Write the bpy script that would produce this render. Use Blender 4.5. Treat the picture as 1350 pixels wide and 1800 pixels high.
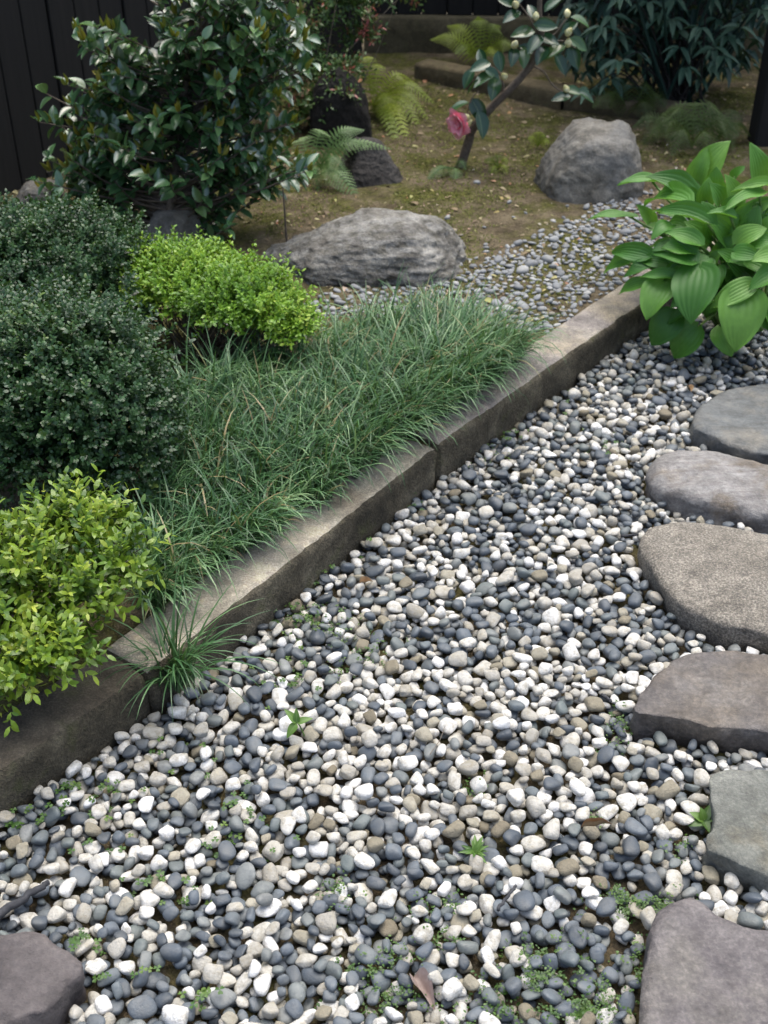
import bpy, math, random
import numpy as np
from mathutils import Vector, Matrix

for o in list(bpy.data.objects): bpy.data.objects.remove(o)
scene = bpy.context.scene
COL = scene.collection
rng = np.random.default_rng(11)
random.seed(5)

# ------------------------------------------------------------------ camera
CAM_H, PITCH, FPX = 1.5, math.radians(35.0), 2081.0     # metres, down-tilt, focal length in photo pixels
cam = bpy.data.cameras.new('camera'); cam_o = bpy.data.objects.new('camera', cam); COL.objects.link(cam_o)
cam_o.location = (0, 0, CAM_H); cam_o.rotation_euler = (math.pi/2 - PITCH, 0, 0)
cam.sensor_fit = 'VERTICAL'; cam.sensor_height = 17.3; cam.sensor_width = 13.0; cam.lens = 20.0
cam.clip_start = 0.05; cam.clip_end = 300
cam.dof.use_dof = True; cam.dof.focus_distance = 2.05; cam.dof.aperture_fstop = 3.2
scene.camera = cam_o
scene.render.resolution_x = 768; scene.render.resolution_y = 1024

# ------------------------------------------------------------------ sky, sun, exposure
SUN_EL, SUN_AZ = math.radians(72), math.radians(25)      # azimuth from +Y towards +X: high, from behind the garden
world = bpy.data.worlds.new('World'); scene.world = world; world.use_nodes = True
wn = world.node_tree.nodes; wl = world.node_tree.links
sky = wn.new('ShaderNodeTexSky'); sky.sky_type = 'NISHITA'; sky.sun_disc = False
sky.sun_elevation = SUN_EL; sky.sun_rotation = SUN_AZ
sky.air_density = 0.85; sky.dust_density = 5.0; sky.ozone_density = 1.0
wl.new(sky.outputs[0], wn['Background'].inputs[0]); wn['Background'].inputs[1].default_value = 0.15
sun = bpy.data.lights.new('sun', 'SUN'); sun_o = bpy.data.objects.new('sun', sun); COL.objects.link(sun_o)
sun.energy = 1.5; sun.angle = math.radians(75); sun.color = (0.94, 1.0, 0.955)
sd = Vector((math.sin(SUN_AZ)*math.cos(SUN_EL), math.cos(SUN_AZ)*math.cos(SUN_EL), math.sin(SUN_EL)))
sun_o.rotation_euler = sd.to_track_quat('Z', 'Y').to_euler(); sun_o.location = (-3, 4, 8)
scene.view_settings.view_transform = 'Standard'; scene.view_settings.look = 'None'
scene.view_settings.gamma = 1.0; scene.view_settings.exposure = 0.9

# ------------------------------------------------------------------ photo pixel -> place
SP, CP = math.sin(PITCH), math.cos(PITCH)
FW = np.array([0, CP, -SP]); UPV = np.array([0, SP, CP]); RT = np.array([1.0, 0, 0]); CAM = np.array([0, 0, CAM_H])
def ray(u, v): return FW + (u-675)/FPX*RT - (v-900)/FPX*UPV
def P(u, v, z=0.0):                      # point on the level plane z
    d = ray(u, v); return CAM + d*((z-CAM_H)/d[2])
def V(u, v, Y):                          # point on the upright plane at distance Y
    d = ray(u, v); return CAM + d*(Y/d[1])
def Q(u, v, Z): return CAM + ray(u, v)*Z # point at depth Z
def proj(p):
    p = np.atleast_2d(p) - CAM; zc = p@FW
    return np.stack([675+FPX*(p@RT)/zc, 900-FPX*(p@UPV)/zc, zc], 1)
def ell(u, v, c, r):                     # where the pixel's ray meets an ellipsoid (or passes closest)
    d = ray(u, v); o = (CAM-c)/r; dd = d/r
    a = dd@dd; b = o@dd; cc = o@o-1; disc = b*b-a*cc
    t = (-b-math.sqrt(disc))/a if disc > 0 else -b/a
    return CAM+d*t
def nrm(a): a = np.asarray(a, float); return a/(np.linalg.norm(a, axis=-1, keepdims=True)+1e-12)

# ------------------------------------------------------------------ noise
def vnoise(p, seed=0):
    p = np.asarray(p, float); i = np.floor(p).astype(np.int64); f = p-i; f = f*f*(3-2*f)
    def h(a):
        n = (a[:, 0]*374761393 + a[:, 1]*668265263 + a[:, 2]*1274126177 + seed*974711) & 0xffffffff
        n = ((n ^ (n >> 13))*1274126177) & 0xffffffff
        n = ((n ^ (n >> 16))*2246822519) & 0xffffffff
        return ((n ^ (n >> 15)) & 0xffff)/32767.5-1
    r = 0
    for dx in (0, 1):
        for dy in (0, 1):
            for dz in (0, 1):
                w = (f[:, 0] if dx else 1-f[:, 0])*(f[:, 1] if dy else 1-f[:, 1])*(f[:, 2] if dz else 1-f[:, 2])
                r = r+w*h(i+np.array([dx, dy, dz]))
    return r
def fbm(p, octv=4, seed=0, ridged=False):
    r = 0; a = 1; s = 0; p = np.asarray(p, float)
    for k in range(octv):
        n = vnoise(p*2**k+k*17.3, seed+k)
        r = r+a*(1-2*np.abs(n) if ridged else n); s += a; a *= .5
    return r/s

# ------------------------------------------------------------------ mesh helpers
class MB:
    """collects vertices and faces (any polygons) and links them as ONE mesh object"""
    def __init__(s): s.v = []; s.f = []; s.a = []; s.b = []; s.n = 0
    def add(s, v, faces, rnd=0.5, mid=1.0):      # faces: list of int arrays (n,k)
        v = np.asarray(v, float).reshape(-1, 3)
        for f in (faces if isinstance(faces, list) else [faces]):
            f = np.asarray(f, np.int64)
            if len(f): s.f.append(f+s.n)
        s.v.append(v); s.a.append(np.broadcast_to(np.asarray(rnd, float), (len(v),))); s.b.append(np.broadcast_to(np.asarray(mid, float), (len(v),)))
        s.n += len(v)
    def mesh(s, name, mat, smooth=True):
        me = bpy.data.meshes.new(name); v = np.concatenate(s.v)
        me.vertices.add(len(v)); me.vertices.foreach_set('co', v.astype(np.float32).ravel())
        loops = np.concatenate([f.ravel() for f in s.f]); tot = np.concatenate([np.full(len(f), f.shape[1]) for f in s.f])
        st = np.concatenate([[0], np.cumsum(tot)[:-1]])
        me.loops.add(len(loops)); me.loops.foreach_set('vertex_index', loops.astype(np.int32))
        me.polygons.add(len(tot)); me.polygons.foreach_set('loop_start', st.astype(np.int32)); me.polygons.foreach_set('loop_total', tot.astype(np.int32))
        for nm, arr in (('rnd', s.a), ('mid', s.b)):
            at = me.attributes.new(nm, 'FLOAT', 'POINT'); at.data.foreach_set('value', np.concatenate(arr).astype(np.float32))
        me.update(calc_edges=True); me.validate()
        me.polygons.foreach_set('use_smooth', np.full(len(me.polygons), smooth)); me.materials.append(mat)
        return me
    def build(s, name, mat, parent=None, smooth=True): return obj(name, s.mesh(name, mat, smooth), parent)
def obj(name, me, parent=None, loc=None):
    o = bpy.data.objects.new(name, me); COL.objects.link(o)
    if parent is not None:
        o.parent = parent; o.matrix_parent_inverse = Matrix.Translation(-Vector(parent.location))
    if loc is not None: o.location = loc
    return o
def empty(name, loc, label, cat, group=None):
    o = bpy.data.objects.new(name, None); COL.objects.link(o); o.location = Vector(loc); o.empty_display_size = .05
    return tag(o, label, cat, group)
def tag(o, label=None, cat=None, group=None, kind=None):
    if label: o['label'] = label
    if cat: o['category'] = cat
    if group: o['group'] = group
    if kind: o['kind'] = kind
    return o
def batch(mb, tv, tfs, M, L, rnd, mid=None):
    """N copies of a template: M (N,3,3) columns = local axes scaled, L (N,3)"""
    N = len(L); k = len(tv)
    if N == 0: return
    v = np.einsum('nij,kj->nki', M, tv)+L[:, None, :]
    fs = [(np.asarray(f)[None]+(np.arange(N)*k)[:, None, None]).reshape(-1, np.asarray(f).shape[1]) for f in tfs]
    r = np.repeat(np.broadcast_to(rnd, (N,)), k); m = 1.0 if mid is None else np.tile(mid, N)
    mb.add(v.reshape(-1, 3), fs, r, m)
def frames(d, n):
    """columns x=side, y=along d, z=normal"""
    d = nrm(d); n = n-(n*d).sum(-1, keepdims=True)*d; n = nrm(n); x = np.cross(d, n)
    return np.stack([x, d, n], -1)
def tube(mb, pts, rad, sides=7, rnd=.5):
    pts = np.asarray(pts, float); rad = np.broadcast_to(rad, (len(pts),)); n = len(pts)
    T = nrm(np.gradient(pts, axis=0)); ref = np.array([.3, .2, .93]); A = nrm(np.cross(T, ref)); B = np.cross(T, A)
    an = np.arange(sides)*2*math.pi/sides
    v = pts[:, None]+rad[:, None, None]*(np.cos(an)[None, :, None]*A[:, None]+np.sin(an)[None, :, None]*B[:, None])
    i = np.arange(n-1)[:, None]*sides; j = np.arange(sides)[None]; j2 = (j+1) % sides
    f = np.stack([i+j, i+j2, i+sides+j2, i+sides+j], -1).reshape(-1, 4)
    mb.add(v.reshape(-1, 3), [f, np.array([[n*sides-sides+k for k in range(sides)]]), np.array([[sides-1-k for k in range(sides)]])], rnd)
def bez(pts, n=24):
    """smooth curve through the points"""
    pts = np.asarray(pts, float); k = len(pts); q = np.vstack([2*pts[0]-pts[1], pts, 2*pts[-1]-pts[-2]])
    out = []
    for t in np.linspace(0, k-1-1e-9, n):
        i = int(t); u = t-i; a, b, c, d = q[i:i+4]
        out.append(.5*(2*b+(c-a)*u+(2*a-5*b+4*c-d)*u*u+(3*b-a-3*c+d)*u**3))
    return np.array(out)
def cubesphere(n):
    vs = {}; V_ = []; F = []
    def idx(p):
        k = tuple(np.round(p, 5))
        if k not in vs: vs[k] = len(V_); V_.append(p)
        return vs[k]
    g = np.tan(np.linspace(-1, 1, n+1)*math.pi/4)
    for ax in range(3):
        for sg in (-1, 1):
            for i in range(n):
                for j in range(n):
                    q = []
                    for (a, b) in ((i, j), (i+1, j), (i+1, j+1), (i, j+1)):
                        p = np.zeros(3); p[ax] = sg; p[(ax+1) % 3] = g[a]; p[(ax+2) % 3] = g[b]; q.append(idx(p))
                    F.append(q if sg > 0 else q[::-1])
    return nrm(np.array(V_)), np.array(F)
def polyshape(d, N, D, p):
    """rounded polytope radius along unit directions d: planes N at distances D, higher p = sharper"""
    q = np.maximum(0, d@N.T/D); return 1/(np.sum(q**p, 1)**(1/p)+1e-9)
def leaf_template(nl=5, prof='oval', fold=.12, droop=.15, nw=1):
    """unit leaf, base at origin along +Y, length 1, width 1; 2*nw strips"""
    t = np.linspace(0, 1, nl+1)
    w = {'oval': np.sin(np.pi*t**.85)**.75, 'lance': np.sin(np.pi*t**.7)**.9, 'ovate': np.sin(np.pi*t**.62)**.8,
         'hosta': np.sin(np.pi*t**.6)**.62}[prof]*.5
    w[0] = .015; w[-1] = .004
    s = np.linspace(-1, 1, 2*nw+1)
    x = w[:, None]*s[None]; y = np.repeat(t[:, None], 2*nw+1, 1)
    z = fold*np.abs(x)*1.0 - droop*(t**2)[:, None]
    v = np.stack([x, y, z], -1).reshape(-1, 3); k = 2*nw+1
    i = (np.arange(nl)*k)[:, None]; j = np.arange(2*nw)[None]
    f = np.stack([i+j, i+j+1, i+k+j+1, i+k+j], -1).reshape(-1, 4)
    return v, f, np.tile(np.abs(s), nl+1)

# ------------------------------------------------------------------ materials
def new_mat(name):
    m = bpy.data.materials.new(name); m.use_nodes = True; nt = m.node_tree
    return m, nt, nt.nodes['Principled BSDF'], nt.nodes['Material Output']
def N(nt, t, **kw):
    n = nt.nodes.new('ShaderNode'+t)
    for k, v in kw.items():
        if k == 'ins':
            for a, b in v.items():
                if hasattr(b, 'node'): nt.links.new(b, n.inputs[a])
                else: n.inputs[a].default_value = b
        else: setattr(n, k, v)
    return n
def ramp(nt, fac, stops):
    r = N(nt, 'ValToRGB'); e = r.color_ramp.elements
    while len(e) < len(stops): e.new(.5)
    for q, (p, c) in zip(e, stops): q.position = p; q.color = (*c, 1)
    nt.links.new(fac, r.inputs[0]); return r.outputs[0]
def noise(nt, scale, detail=4, rough=.55, vec=None, dist=0):
    n = N(nt, 'TexNoise'); n.inputs['Scale'].default_value = scale; n.inputs['Detail'].default_value = detail
    n.inputs['Roughness'].default_value = rough; n.inputs['Distortion'].default_value = dist
    nt.links.new(vec if vec is not None else N(nt, 'NewGeometry').outputs['Position'], n.inputs['Vector']); return n.outputs['Fac']
def mixc(nt, fac, a, b, mode='MIX'):
    m = N(nt, 'Mix', data_type='RGBA', blend_type=mode)
    for s, x in ((0, fac), (6, a), (7, b)):
        if hasattr(x, 'node'): nt.links.new(x, m.inputs[s])
        else: m.inputs[s].default_value = x if s == 0 else (*x, 1)
    return m.outputs[2]
def maprange(nt, x, a, b, c=0, d=1):
    m = N(nt, 'MapRange'); nt.links.new(x, m.inputs[0])
    for i, q in enumerate((a, b, c, d)): m.inputs[i+1].default_value = q
    return m.outputs[0]
def bump(nt, bs, h, strength=.4, dist=.004):
    b = N(nt, 'Bump'); b.inputs['Strength'].default_value = strength; b.inputs['Distance'].default_value = dist
    nt.links.new(h, b.inputs['Height']); nt.links.new(b.outputs[0], bs.inputs['Normal'])
def rnd_src(nt, src):
    if src == 'object': return N(nt, 'ObjectInfo').outputs['Random']
    if src == 'tone': return N(nt, 'SeparateColor', ins={0: N(nt, 'ObjectInfo').outputs['Color']}).outputs[0]
    return N(nt, 'Attribute', attribute_name='rnd').outputs['Fac']

def leaf_mat(name, stops, src='attr', rough=.38, transl=.25, tcol=(.16, .28, .03), midcol=None, spec=.5, coat=0):
    m, nt, bs, out = new_mat(name)
    c = ramp(nt, rnd_src(nt, src), stops)
    nz = noise(nt, 60, 2); c = mixc(nt, maprange(nt, nz, .3, .7, 0, .2), c, tuple(q*.6 for q in stops[0][1]))
    if midcol:
        mid = N(nt, 'Attribute', attribute_name='mid').outputs['Fac']
        c = mixc(nt, maprange(nt, mid, .0, .16, .55, 0), c, midcol)
    nt.links.new(c, bs.inputs['Base Color']); bs.inputs['Roughness'].default_value = rough; bs.inputs['Specular IOR Level'].default_value = spec
    bs.inputs['Coat Weight'].default_value = coat; bs.inputs['Coat Roughness'].default_value = .2
    tr = N(nt, 'BsdfTranslucent'); mx = N(nt, 'MixShader'); mx.inputs[0].default_value = transl
    nt.links.new(mixc(nt, .5, c, tcol), tr.inputs[0])
    nt.links.new(bs.outputs[0], mx.inputs[1]); nt.links.new(tr.outputs[0], mx.inputs[2]); nt.links.new(mx.outputs[0], out.inputs[0])
    return m
def bark_mat(name, a, b):
    m, nt, bs, out = new_mat(name)
    c = ramp(nt, noise(nt, 90, 5), [(.3, a), (.7, b)]); nt.links.new(c, bs.inputs['Base Color']); bs.inputs['Roughness'].default_value = .85
    bump(nt, bs, noise(nt, 160, 4), .5, .002); return m
def stone_mat(name, stops, spec_scale=220, speck=.25, patch=None, patch_scale=9, rough=.7, bscale=70, layered=None, moss=0, bstr=.5):
    m, nt, bs, out = new_mat(name)
    pos = N(nt, 'NewGeometry').outputs['Position']
    n1 = noise(nt, 7, 6, .62, dist=.4); c = ramp(nt, n1, stops)
    if layered:
        mp = N(nt, 'Mapping'); mp.inputs['Rotation'].default_value = layered[0]; mp.inputs['Scale'].default_value = layered[1]
        nt.links.new(pos, mp.inputs[0]); nl = noise(nt, 10, 6, .65, mp.outputs[0], dist=.6)
        c = mixc(nt, maprange(nt, nl, .42, .62, 0, .75), c, layered[2])
    if patch:
        c = mixc(nt, maprange(nt, noise(nt, patch_scale, 5, .6), .5, .66, 0, .8), c, patch)
    c = mixc(nt, .55, c, ramp(nt, noise(nt, 28, 7, .72, dist=.3), [(.3, (.16, .155, .15)), (.5, (.5, .5, .5)), (.7, (.84, .84, .83))]), 'OVERLAY')
    sp = noise(nt, spec_scale, 3, .7); c = mixc(nt, speck, c, ramp(nt, sp, [(.32, (.02, .02, .02)), (.5, (.22, .21, .19)), (.7, (.62, .6, .55))]), 'OVERLAY')
    if moss:
        c = mixc(nt, maprange(nt, noise(nt, 14, 5, .65), .56, .7, 0, moss), c, (.06, .07, .02))
    nt.links.new(c, bs.inputs['Base Color']); bs.inputs['Roughness'].default_value = rough; bs.inputs['Specular IOR Level'].default_value = .35
    h = N(nt, 'Math', operation='ADD'); nt.links.new(noise(nt, bscale, 6, .65), h.inputs[0]); nt.links.new(sp, h.inputs[1])
    bump(nt, bs, h.outputs[0], bstr, .007); return m

# ================================================================== SETTING: ground, soil bed
def grid_mesh(x0, x1, y0, y1, nx, ny, zf, frame=None):
    xs = np.linspace(x0, x1, nx+1); ys = np.linspace(y0, y1, ny+1); X, Y = np.meshgrid(xs, ys)
    p = np.stack([X.ravel(), Y.ravel(), np.zeros(X.size)], 1)
    if frame is not None: p = frame(p)
    p[:, 2] = zf(p)
    i = (np.arange(ny)*(nx+1))[:, None]; j = np.arange(nx)[None]
    f = np.stack([i+j, i+j+1, i+nx+1+j+1, i+nx+1+j], -1).reshape(-1, 4)
    return p, f
BED = 0.075
KT = 0.088
K0, K1 = P(340, 1112, KT), P(1024, 615, KT)
KD = nrm((K1-K0)*[1, 1, 0]); KN = np.array([-KD[1], KD[0], 0])      # along the kerb; across it, into the bed
def kst(p): p = np.atleast_2d(p); return (p-K0)@KD, (p-K0)@KN
def bed_z(p):
    p = np.atleast_2d(p)
    q = p*[1, 1, 0]
    return BED + .012*fbm(q*2.2, 3, 3) + .006*fbm(q*14, 3, 9)

def soil_mat(name, moss, tan):
    m, nt, bs, out = new_mat(name)
    c = ramp(nt, noise(nt, 11, 8, .75), [(.3, (.045, .034, .02)), (.45, (.125, .10, .066)), (.6, tan), (.72, (.36, .315, .235))])
    c = mixc(nt, maprange(nt, noise(nt, 4.3, 7, .75, dist=.5), .44, .58, 0, moss), c, ramp(nt, noise(nt, 60, 4), [(.35, (.05, .055, .014)), (.65, (.14, .145, .035))]))
    gr = noise(nt, 190, 4, .7); c = mixc(nt, .5, c, ramp(nt, gr, [(.35, (.06, .05, .04)), (.5, (.4, .38, .34)), (.68, (.8, .78, .7))]), 'OVERLAY')
    nt.links.new(c, bs.inputs['Base Color']); bs.inputs['Roughness'].default_value = .95; bs.inputs['Specular IOR Level'].default_value = .15
    h = N(nt, 'Math', operation='ADD'); nt.links.new(gr, h.inputs[0]); nt.links.new(noise(nt, 45, 5, .7), h.inputs[1])
    bump(nt, bs, h.outputs[0], .9, .012); return m
M_soil = soil_mat('bed_soil', .95, (.225, .185, .125)); M_dirt = soil_mat('gravel_dirt', .55, (.13, .1, .065))
mb = MB(); p, f = grid_mesh(-60, 60, -40, 80, 60, 60, lambda p: np.full(len(p), -.09)); mb.add(p, f)
tag(mb.build('ground', M_dirt), kind='structure')
mb = MB(); p, f = grid_mesh(-1.6, 2.6, .2, 4.2, 130, 120, lambda p: -.031+.006*fbm(p*9, 3, 2)+.004*fbm(p*30, 2, 5)); mb.add(p, f)
tag(mb.build('path_dirt', M_dirt), kind='structure')
mb = MB(); p, f = grid_mesh(-3.2, 4.6, .05, 7.5, 240, 230, bed_z, lambda p: K0+p[:, :1]*KD+p[:, 1:2]*KN); mb.add(p, f)
# skirt so the bed is a solid step
e = K0+np.linspace(-3.2, 4.6, 60)[:, None]*KD+.05*KN; lo = e.copy(); lo[:, 2] = -.1; e[:, 2] = bed_z(e)
i = np.arange(59); mb.add(np.vstack([e, lo]), np.stack([i, i+60, i+61, i+1], 1))
tag(mb.build('soil_bed', M_soil), kind='structure')

# ================================================================== KERB STONES
M_ktop = stone_mat('kerb_worn_stone', [(.3, (.26, .23, .18)), (.48, (.46, .42, .34)), (.7, (.60, .56, .48))], 260, .5, patch=(.26, .225, .175), patch_scale=6, rough=.8, moss=.25)
M_kpur = stone_mat('kerb_purple_stone', [(.3, (.19, .17, .165)), (.5, (.32, .29, .27)), (.72, (.48, .44, .35))], 260, .5, patch=(.42, .36, .25), patch_scale=4, rough=.8)
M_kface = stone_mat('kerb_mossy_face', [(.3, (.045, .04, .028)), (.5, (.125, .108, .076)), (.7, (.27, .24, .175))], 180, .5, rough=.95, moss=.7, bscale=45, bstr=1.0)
def kerb(a, b, top, label, seed, wid=.118, zt=KT):
    """a, b: front top corners"""
    L = np.linalg.norm((b-a)[:2]); d = nrm((b-a)*[1, 1, 0]); n = np.array([-d[1], d[0], 0])
    prof = []
    r = .012
    def side(p, q, k): prof.extend([(p[0]+(q[0]-p[0])*t, p[1]+(q[1]-p[1])*t) for t in np.linspace(0, 1, k, endpoint=False)])
    side((0, -.13), (0, zt-r), 12); side((0, zt-r), (r*.5, zt-r*.25), 2); side((r*.5, zt-r*.25), (r*1.6, zt), 2); side((r*1.6, zt), (wid-r, zt), 10); side((wid-r, zt), (wid, zt-r), 2); side((wid, zt-r), (wid, -.13), 6)
    prof = np.array(prof); ns = int(L/.012); s = np.linspace(.003, L-.003, ns)
    s[1:-1] += 0
    k = len(prof)
    v = a*[1, 1, 0]+s[:, None, None]*d+prof[None, :, :1]*n+np.array([0, 0, 1.])*prof[None, :, 1:]
    v = v.reshape(-1, 3); edge = np.repeat(np.minimum(1, np.minimum(s, L-s)/.02), k)
    pr = np.tile(prof, (ns, 1)); fr = pr[:, 0] < .003
    v += n*((.0045*fbm(v*16, 4, seed)+.0035*fbm(v*50, 3, seed+7, True))*np.where(pr[:, 1] < zt-.002, 1, .35))[:, None]*np.where(fr | (pr[:, 0] < .02), 1, .3)[:, None]
    v[:, 2] += np.where(pr[:, 1] > 0, .0035*fbm(v*7, 3, seed+3)+.0012*fbm(v*45, 3, seed+5), 0) - .004*(1-edge)*(pr[:, 1] > 0)
    i = (np.arange(ns-1)*k)[:, None]; j = np.arange(k)[None]; j2 = (j+1) % k
    f = np.stack([i+j, i+k+j, i+k+j2, i+j2], -1).reshape(-1, 4)
    mb = MB(); mb.add(v, [f, np.array([list(range(k))]), np.array([[(ns-1)*k+q for q in range(k)][::-1]])])
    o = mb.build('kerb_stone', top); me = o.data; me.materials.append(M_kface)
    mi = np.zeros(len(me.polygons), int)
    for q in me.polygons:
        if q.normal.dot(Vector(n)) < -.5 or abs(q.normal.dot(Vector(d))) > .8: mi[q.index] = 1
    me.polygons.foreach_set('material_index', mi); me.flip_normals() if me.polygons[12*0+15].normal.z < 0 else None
    return tag(o, label, 'kerb stone', 'stones of the kerb along the bed')
ka, kb = P(262, 1183, KT), P(769, 787, KT)
kdir = nrm((P(258, 1186, KT)-P(0, 1356, KT))*[1, 1, 0])
kc = P(258, 1187, KT-.006)
M_kdark = stone_mat('kerb_dirty_shaded_stone', [(.3, (.07, .058, .042)), (.5, (.135, .112, .082)), (.7, (.26, .225, .17))], 260, .5, patch=(.06, .05, .036), patch_scale=6, rough=.9, moss=.5)  # darker kerb stone: dirt stain plus the shade there, both put into the colour
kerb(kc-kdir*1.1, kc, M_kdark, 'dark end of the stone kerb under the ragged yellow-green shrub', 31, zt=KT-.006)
kerb(ka, kb, M_ktop, 'worn beige kerb stone with a mossy face, in front of the grass', 32)
k2, k3 = P(774, 781, KT+.002), P(1139, 527, KT+.002)
kerb(k2, k3+nrm(k3-k2)*.75, M_kpur, 'kerb stone with purple-grey stains running under the broad-leaved plant', 33, zt=KT+.002)
KSEG = [(kc-kdir*1.1, kc), (ka, kb), (k2, k3+nrm(k3-k2)*.75)]   # front lines of the three stones

# ================================================================== STEPPING STONES
def smooth_outline(pts, n=112, k=2):
    pts = np.asarray(pts, float)
    for _ in range(k):
        a = pts; b = np.roll(pts, -1, 0); pts = np.stack([.8*a+.2*b, .2*a+.8*b], 1).reshape(-1, *a.shape[1:])
    seg = np.linalg.norm(np.roll(pts, -1, 0)-pts, axis=1); s = np.concatenate([[0], np.cumsum(seg)]); q = np.vstack([pts, pts[:1]])
    t = np.linspace(0, s[-1], n, endpoint=False)
    return np.stack([np.interp(t, s, q[:, c]) for c in range(pts.shape[1])], 1)
STONE_POLY = []
def flagstone(px, zt, mat, label, seed, rnd_=.03, rough=.006, dome=0.0, tilt=(0, 0), k=2, under=.01):
    w = np.array([P(u, v, zt) for u, v in px]); out = smooth_outline(w[:, :2], 120, k)
    c = out.mean(0); STONE_POLY.append((out.copy(), label, c))
    area = .5*np.sum(out[:, 0]*np.roll(out[:, 1], -1)-np.roll(out[:, 0], -1)*out[:, 1])
    if area < 0: out = out[::-1]
    n = len(out); R = np.linalg.norm(out-c, axis=1).mean(); rings = []
    nr = nrm(np.stack([(np.roll(out, -1, 0)-np.roll(out, 1, 0))[:, 1], -(np.roll(out, -1, 0)-np.roll(out, 1, 0))[:, 0]], 1))
    jag = fbm(np.c_[out*22, np.zeros(n)], 3, seed)*.006
    out = out+nr*jag[:, None]
    ks = [.02, .12, .24, .36, .48, .58, .68, .76, .83, .89, .94]
    for q in ks: rings.append(np.c_[c+(out-nr*rnd_-c)*q, np.full(n, zt+dome*(1-q*q))])
    for a in np.linspace(0, math.pi/2, 7):
        rings.append(np.c_[out-nr*rnd_*(1-math.sin(a)), np.full(n, zt-rnd_*.8*(1-math.cos(a)))])
    z0 = zt-rnd_*.8
    for t in np.linspace(0, 1, 7)[1:]:
        zz = z0+( -.075-z0)*t
        rings.append(np.c_[out+nr*(-under*t), np.full(n, zz)])
    v = np.vstack(rings); m = len(rings)
    side = np.repeat(np.r_[np.zeros(len(ks)), np.linspace(0, 1, 7), np.ones(6)], n)
    v[:, 2] += (1-side*.7)*(rough*1.5*fbm(v*[7, 7, 3], 5, seed+1)+rough*.6*fbm(v*24, 4, seed+2, True)) + (v[:, 0]-c[0])*tilt[0]+(v[:, 1]-c[1])*tilt[1]
    off = side*(.009*fbm(v*[14, 14, 40], 4, seed+4)+.006*fbm(v*[30, 30, 80], 3, seed+6, True))
    v[:, :2] += np.tile(nr, (m, 1))*off[:, None]
    i = (np.arange(m-1)*n)[:, None]; j = np.arange(n)[None]; j2 = (j+1) % n
    f = np.stack([i+j, i+n+j, i+n+j2, i+j2], -1).reshape(-1, 4)
    mb = MB(); mb.add(v, [f, np.arange(n)[None]])
    return tag(mb.build('stepping_stone', mat), label, 'stepping stone', 'stepping stones on the gravel')
M_s1 = stone_mat('slate_blue_stone', [(.25, (.085, .092, .095)), (.5, (.14, .148, .148)), (.75, (.2, .2, .19))], 150, .2, patch=(.2, .185, .155), layered=((0, 0, .5), (1, 5, 4), (.10, .10, .095)), rough=.6)
M_s2 = stone_mat('banded_stone', [(.25, (.15, .145, .145)), (.5, (.235, .225, .215)), (.75, (.34, .33, .32))], 160, .25, patch=(.16, .12, .075), layered=((0, .3, .35), (1, 6, 6), (.16, .145, .14)), rough=.7)
M_s3 = stone_mat('speckled_granite', [(.25, (.25, .23, .2)), (.5, (.31, .285, .25)), (.75, (.37, .345, .305))], 240, .75, rough=.85, bscale=120)
M_s4 = stone_mat('purple_brown_stone', [(.3, (.075, .066, .064)), (.5, (.125, .112, .107)), (.7, (.215, .2, .19))], 120, .4, patch=(.155, .128, .10), patch_scale=5, rough=.55)
M_s5 = stone_mat('grey_green_slab', [(.3, (.12, .125, .11)), (.5, (.185, .19, .17)), (.7, (.26, .26, .235))], 200, .35, patch=(.15, .135, .10), rough=.75)
M_s6 = stone_mat('plum_slab', [(.3, (.08, .07, .074)), (.5, (.13, .116, .119)), (.7, (.2, .182, .18))], 130, .4, patch=(.18, .165, .15), patch_scale=8, rough=.6)
M_s7 = stone_mat('dark_plum_stone', [(.25, (.065, .055, .056)), (.5, (.10, .087, .086)), (.75, (.15, .13, .125))], 130, .2, rough=.7)
flagstone([(1213, 742), (1232, 712), (1262, 688), (1310, 678), (1400, 668), (1500, 690), (1530, 740), (1470, 800), (1400, 806), (1330, 792), (1262, 770)], .036, M_s1, 'slate-blue layered stepping stone just below the broad-leaved plant', 51, .012, .006, under=.0)
flagstone([(1143, 838), (1143, 805), (1180, 786), (1245, 788), (1340, 808), (1420, 812), (1480, 850), (1450, 905), (1350, 902), (1280, 885), (1200, 868)], .042, M_s2, 'thick rounded stepping stone banded in grey and brown', 52, .03, .008, dome=.008, under=.0)
flagstone([(1124, 950), (1140, 922), (1200, 911), (1290, 922), (1400, 945), (1490, 990), (1510, 1060), (1440, 1110), (1350, 1112), (1265, 1092), (1195, 1058), (1172, 1020), (1140, 985)], .04, M_s3, 'smooth round speckled beige granite stepping stone', 53, .02, .004, dome=.008, k=3, under=.012)
flagstone([(1108, 1252), (1140, 1205), (1192, 1150), (1260, 1140), (1360, 1152), (1480, 1160), (1520, 1220), (1490, 1290), (1350, 1283), (1270, 1275), (1180, 1255)], .042, M_s4, 'angular purple-brown stepping stone with a broken dark edge', 54, .005, .006, k=1, under=.006)
flagstone([(1255, 1372), (1262, 1358), (1350, 1354), (1480, 1360), (1520, 1450), (1500, 1560), (1400, 1560), (1340, 1528), (1272, 1498), (1243, 1488), (1262, 1430)], .036, M_s5, 'flat grey-green stepping slab with a straight sawn side', 55, .004, .004, k=1, under=.004)
flagstone([(1128, 1830), (1138, 1700), (1146, 1628), (1168, 1597), (1215, 1578), (1262, 1606), (1330, 1630), (1480, 1660), (1530, 1800), (1500, 1950), (1320, 1980), (1140, 1960)], .036, M_s6, 'large flat plum-grey stepping slab with rounded corners', 56, .013, .005, k=2, under=.006)
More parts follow.
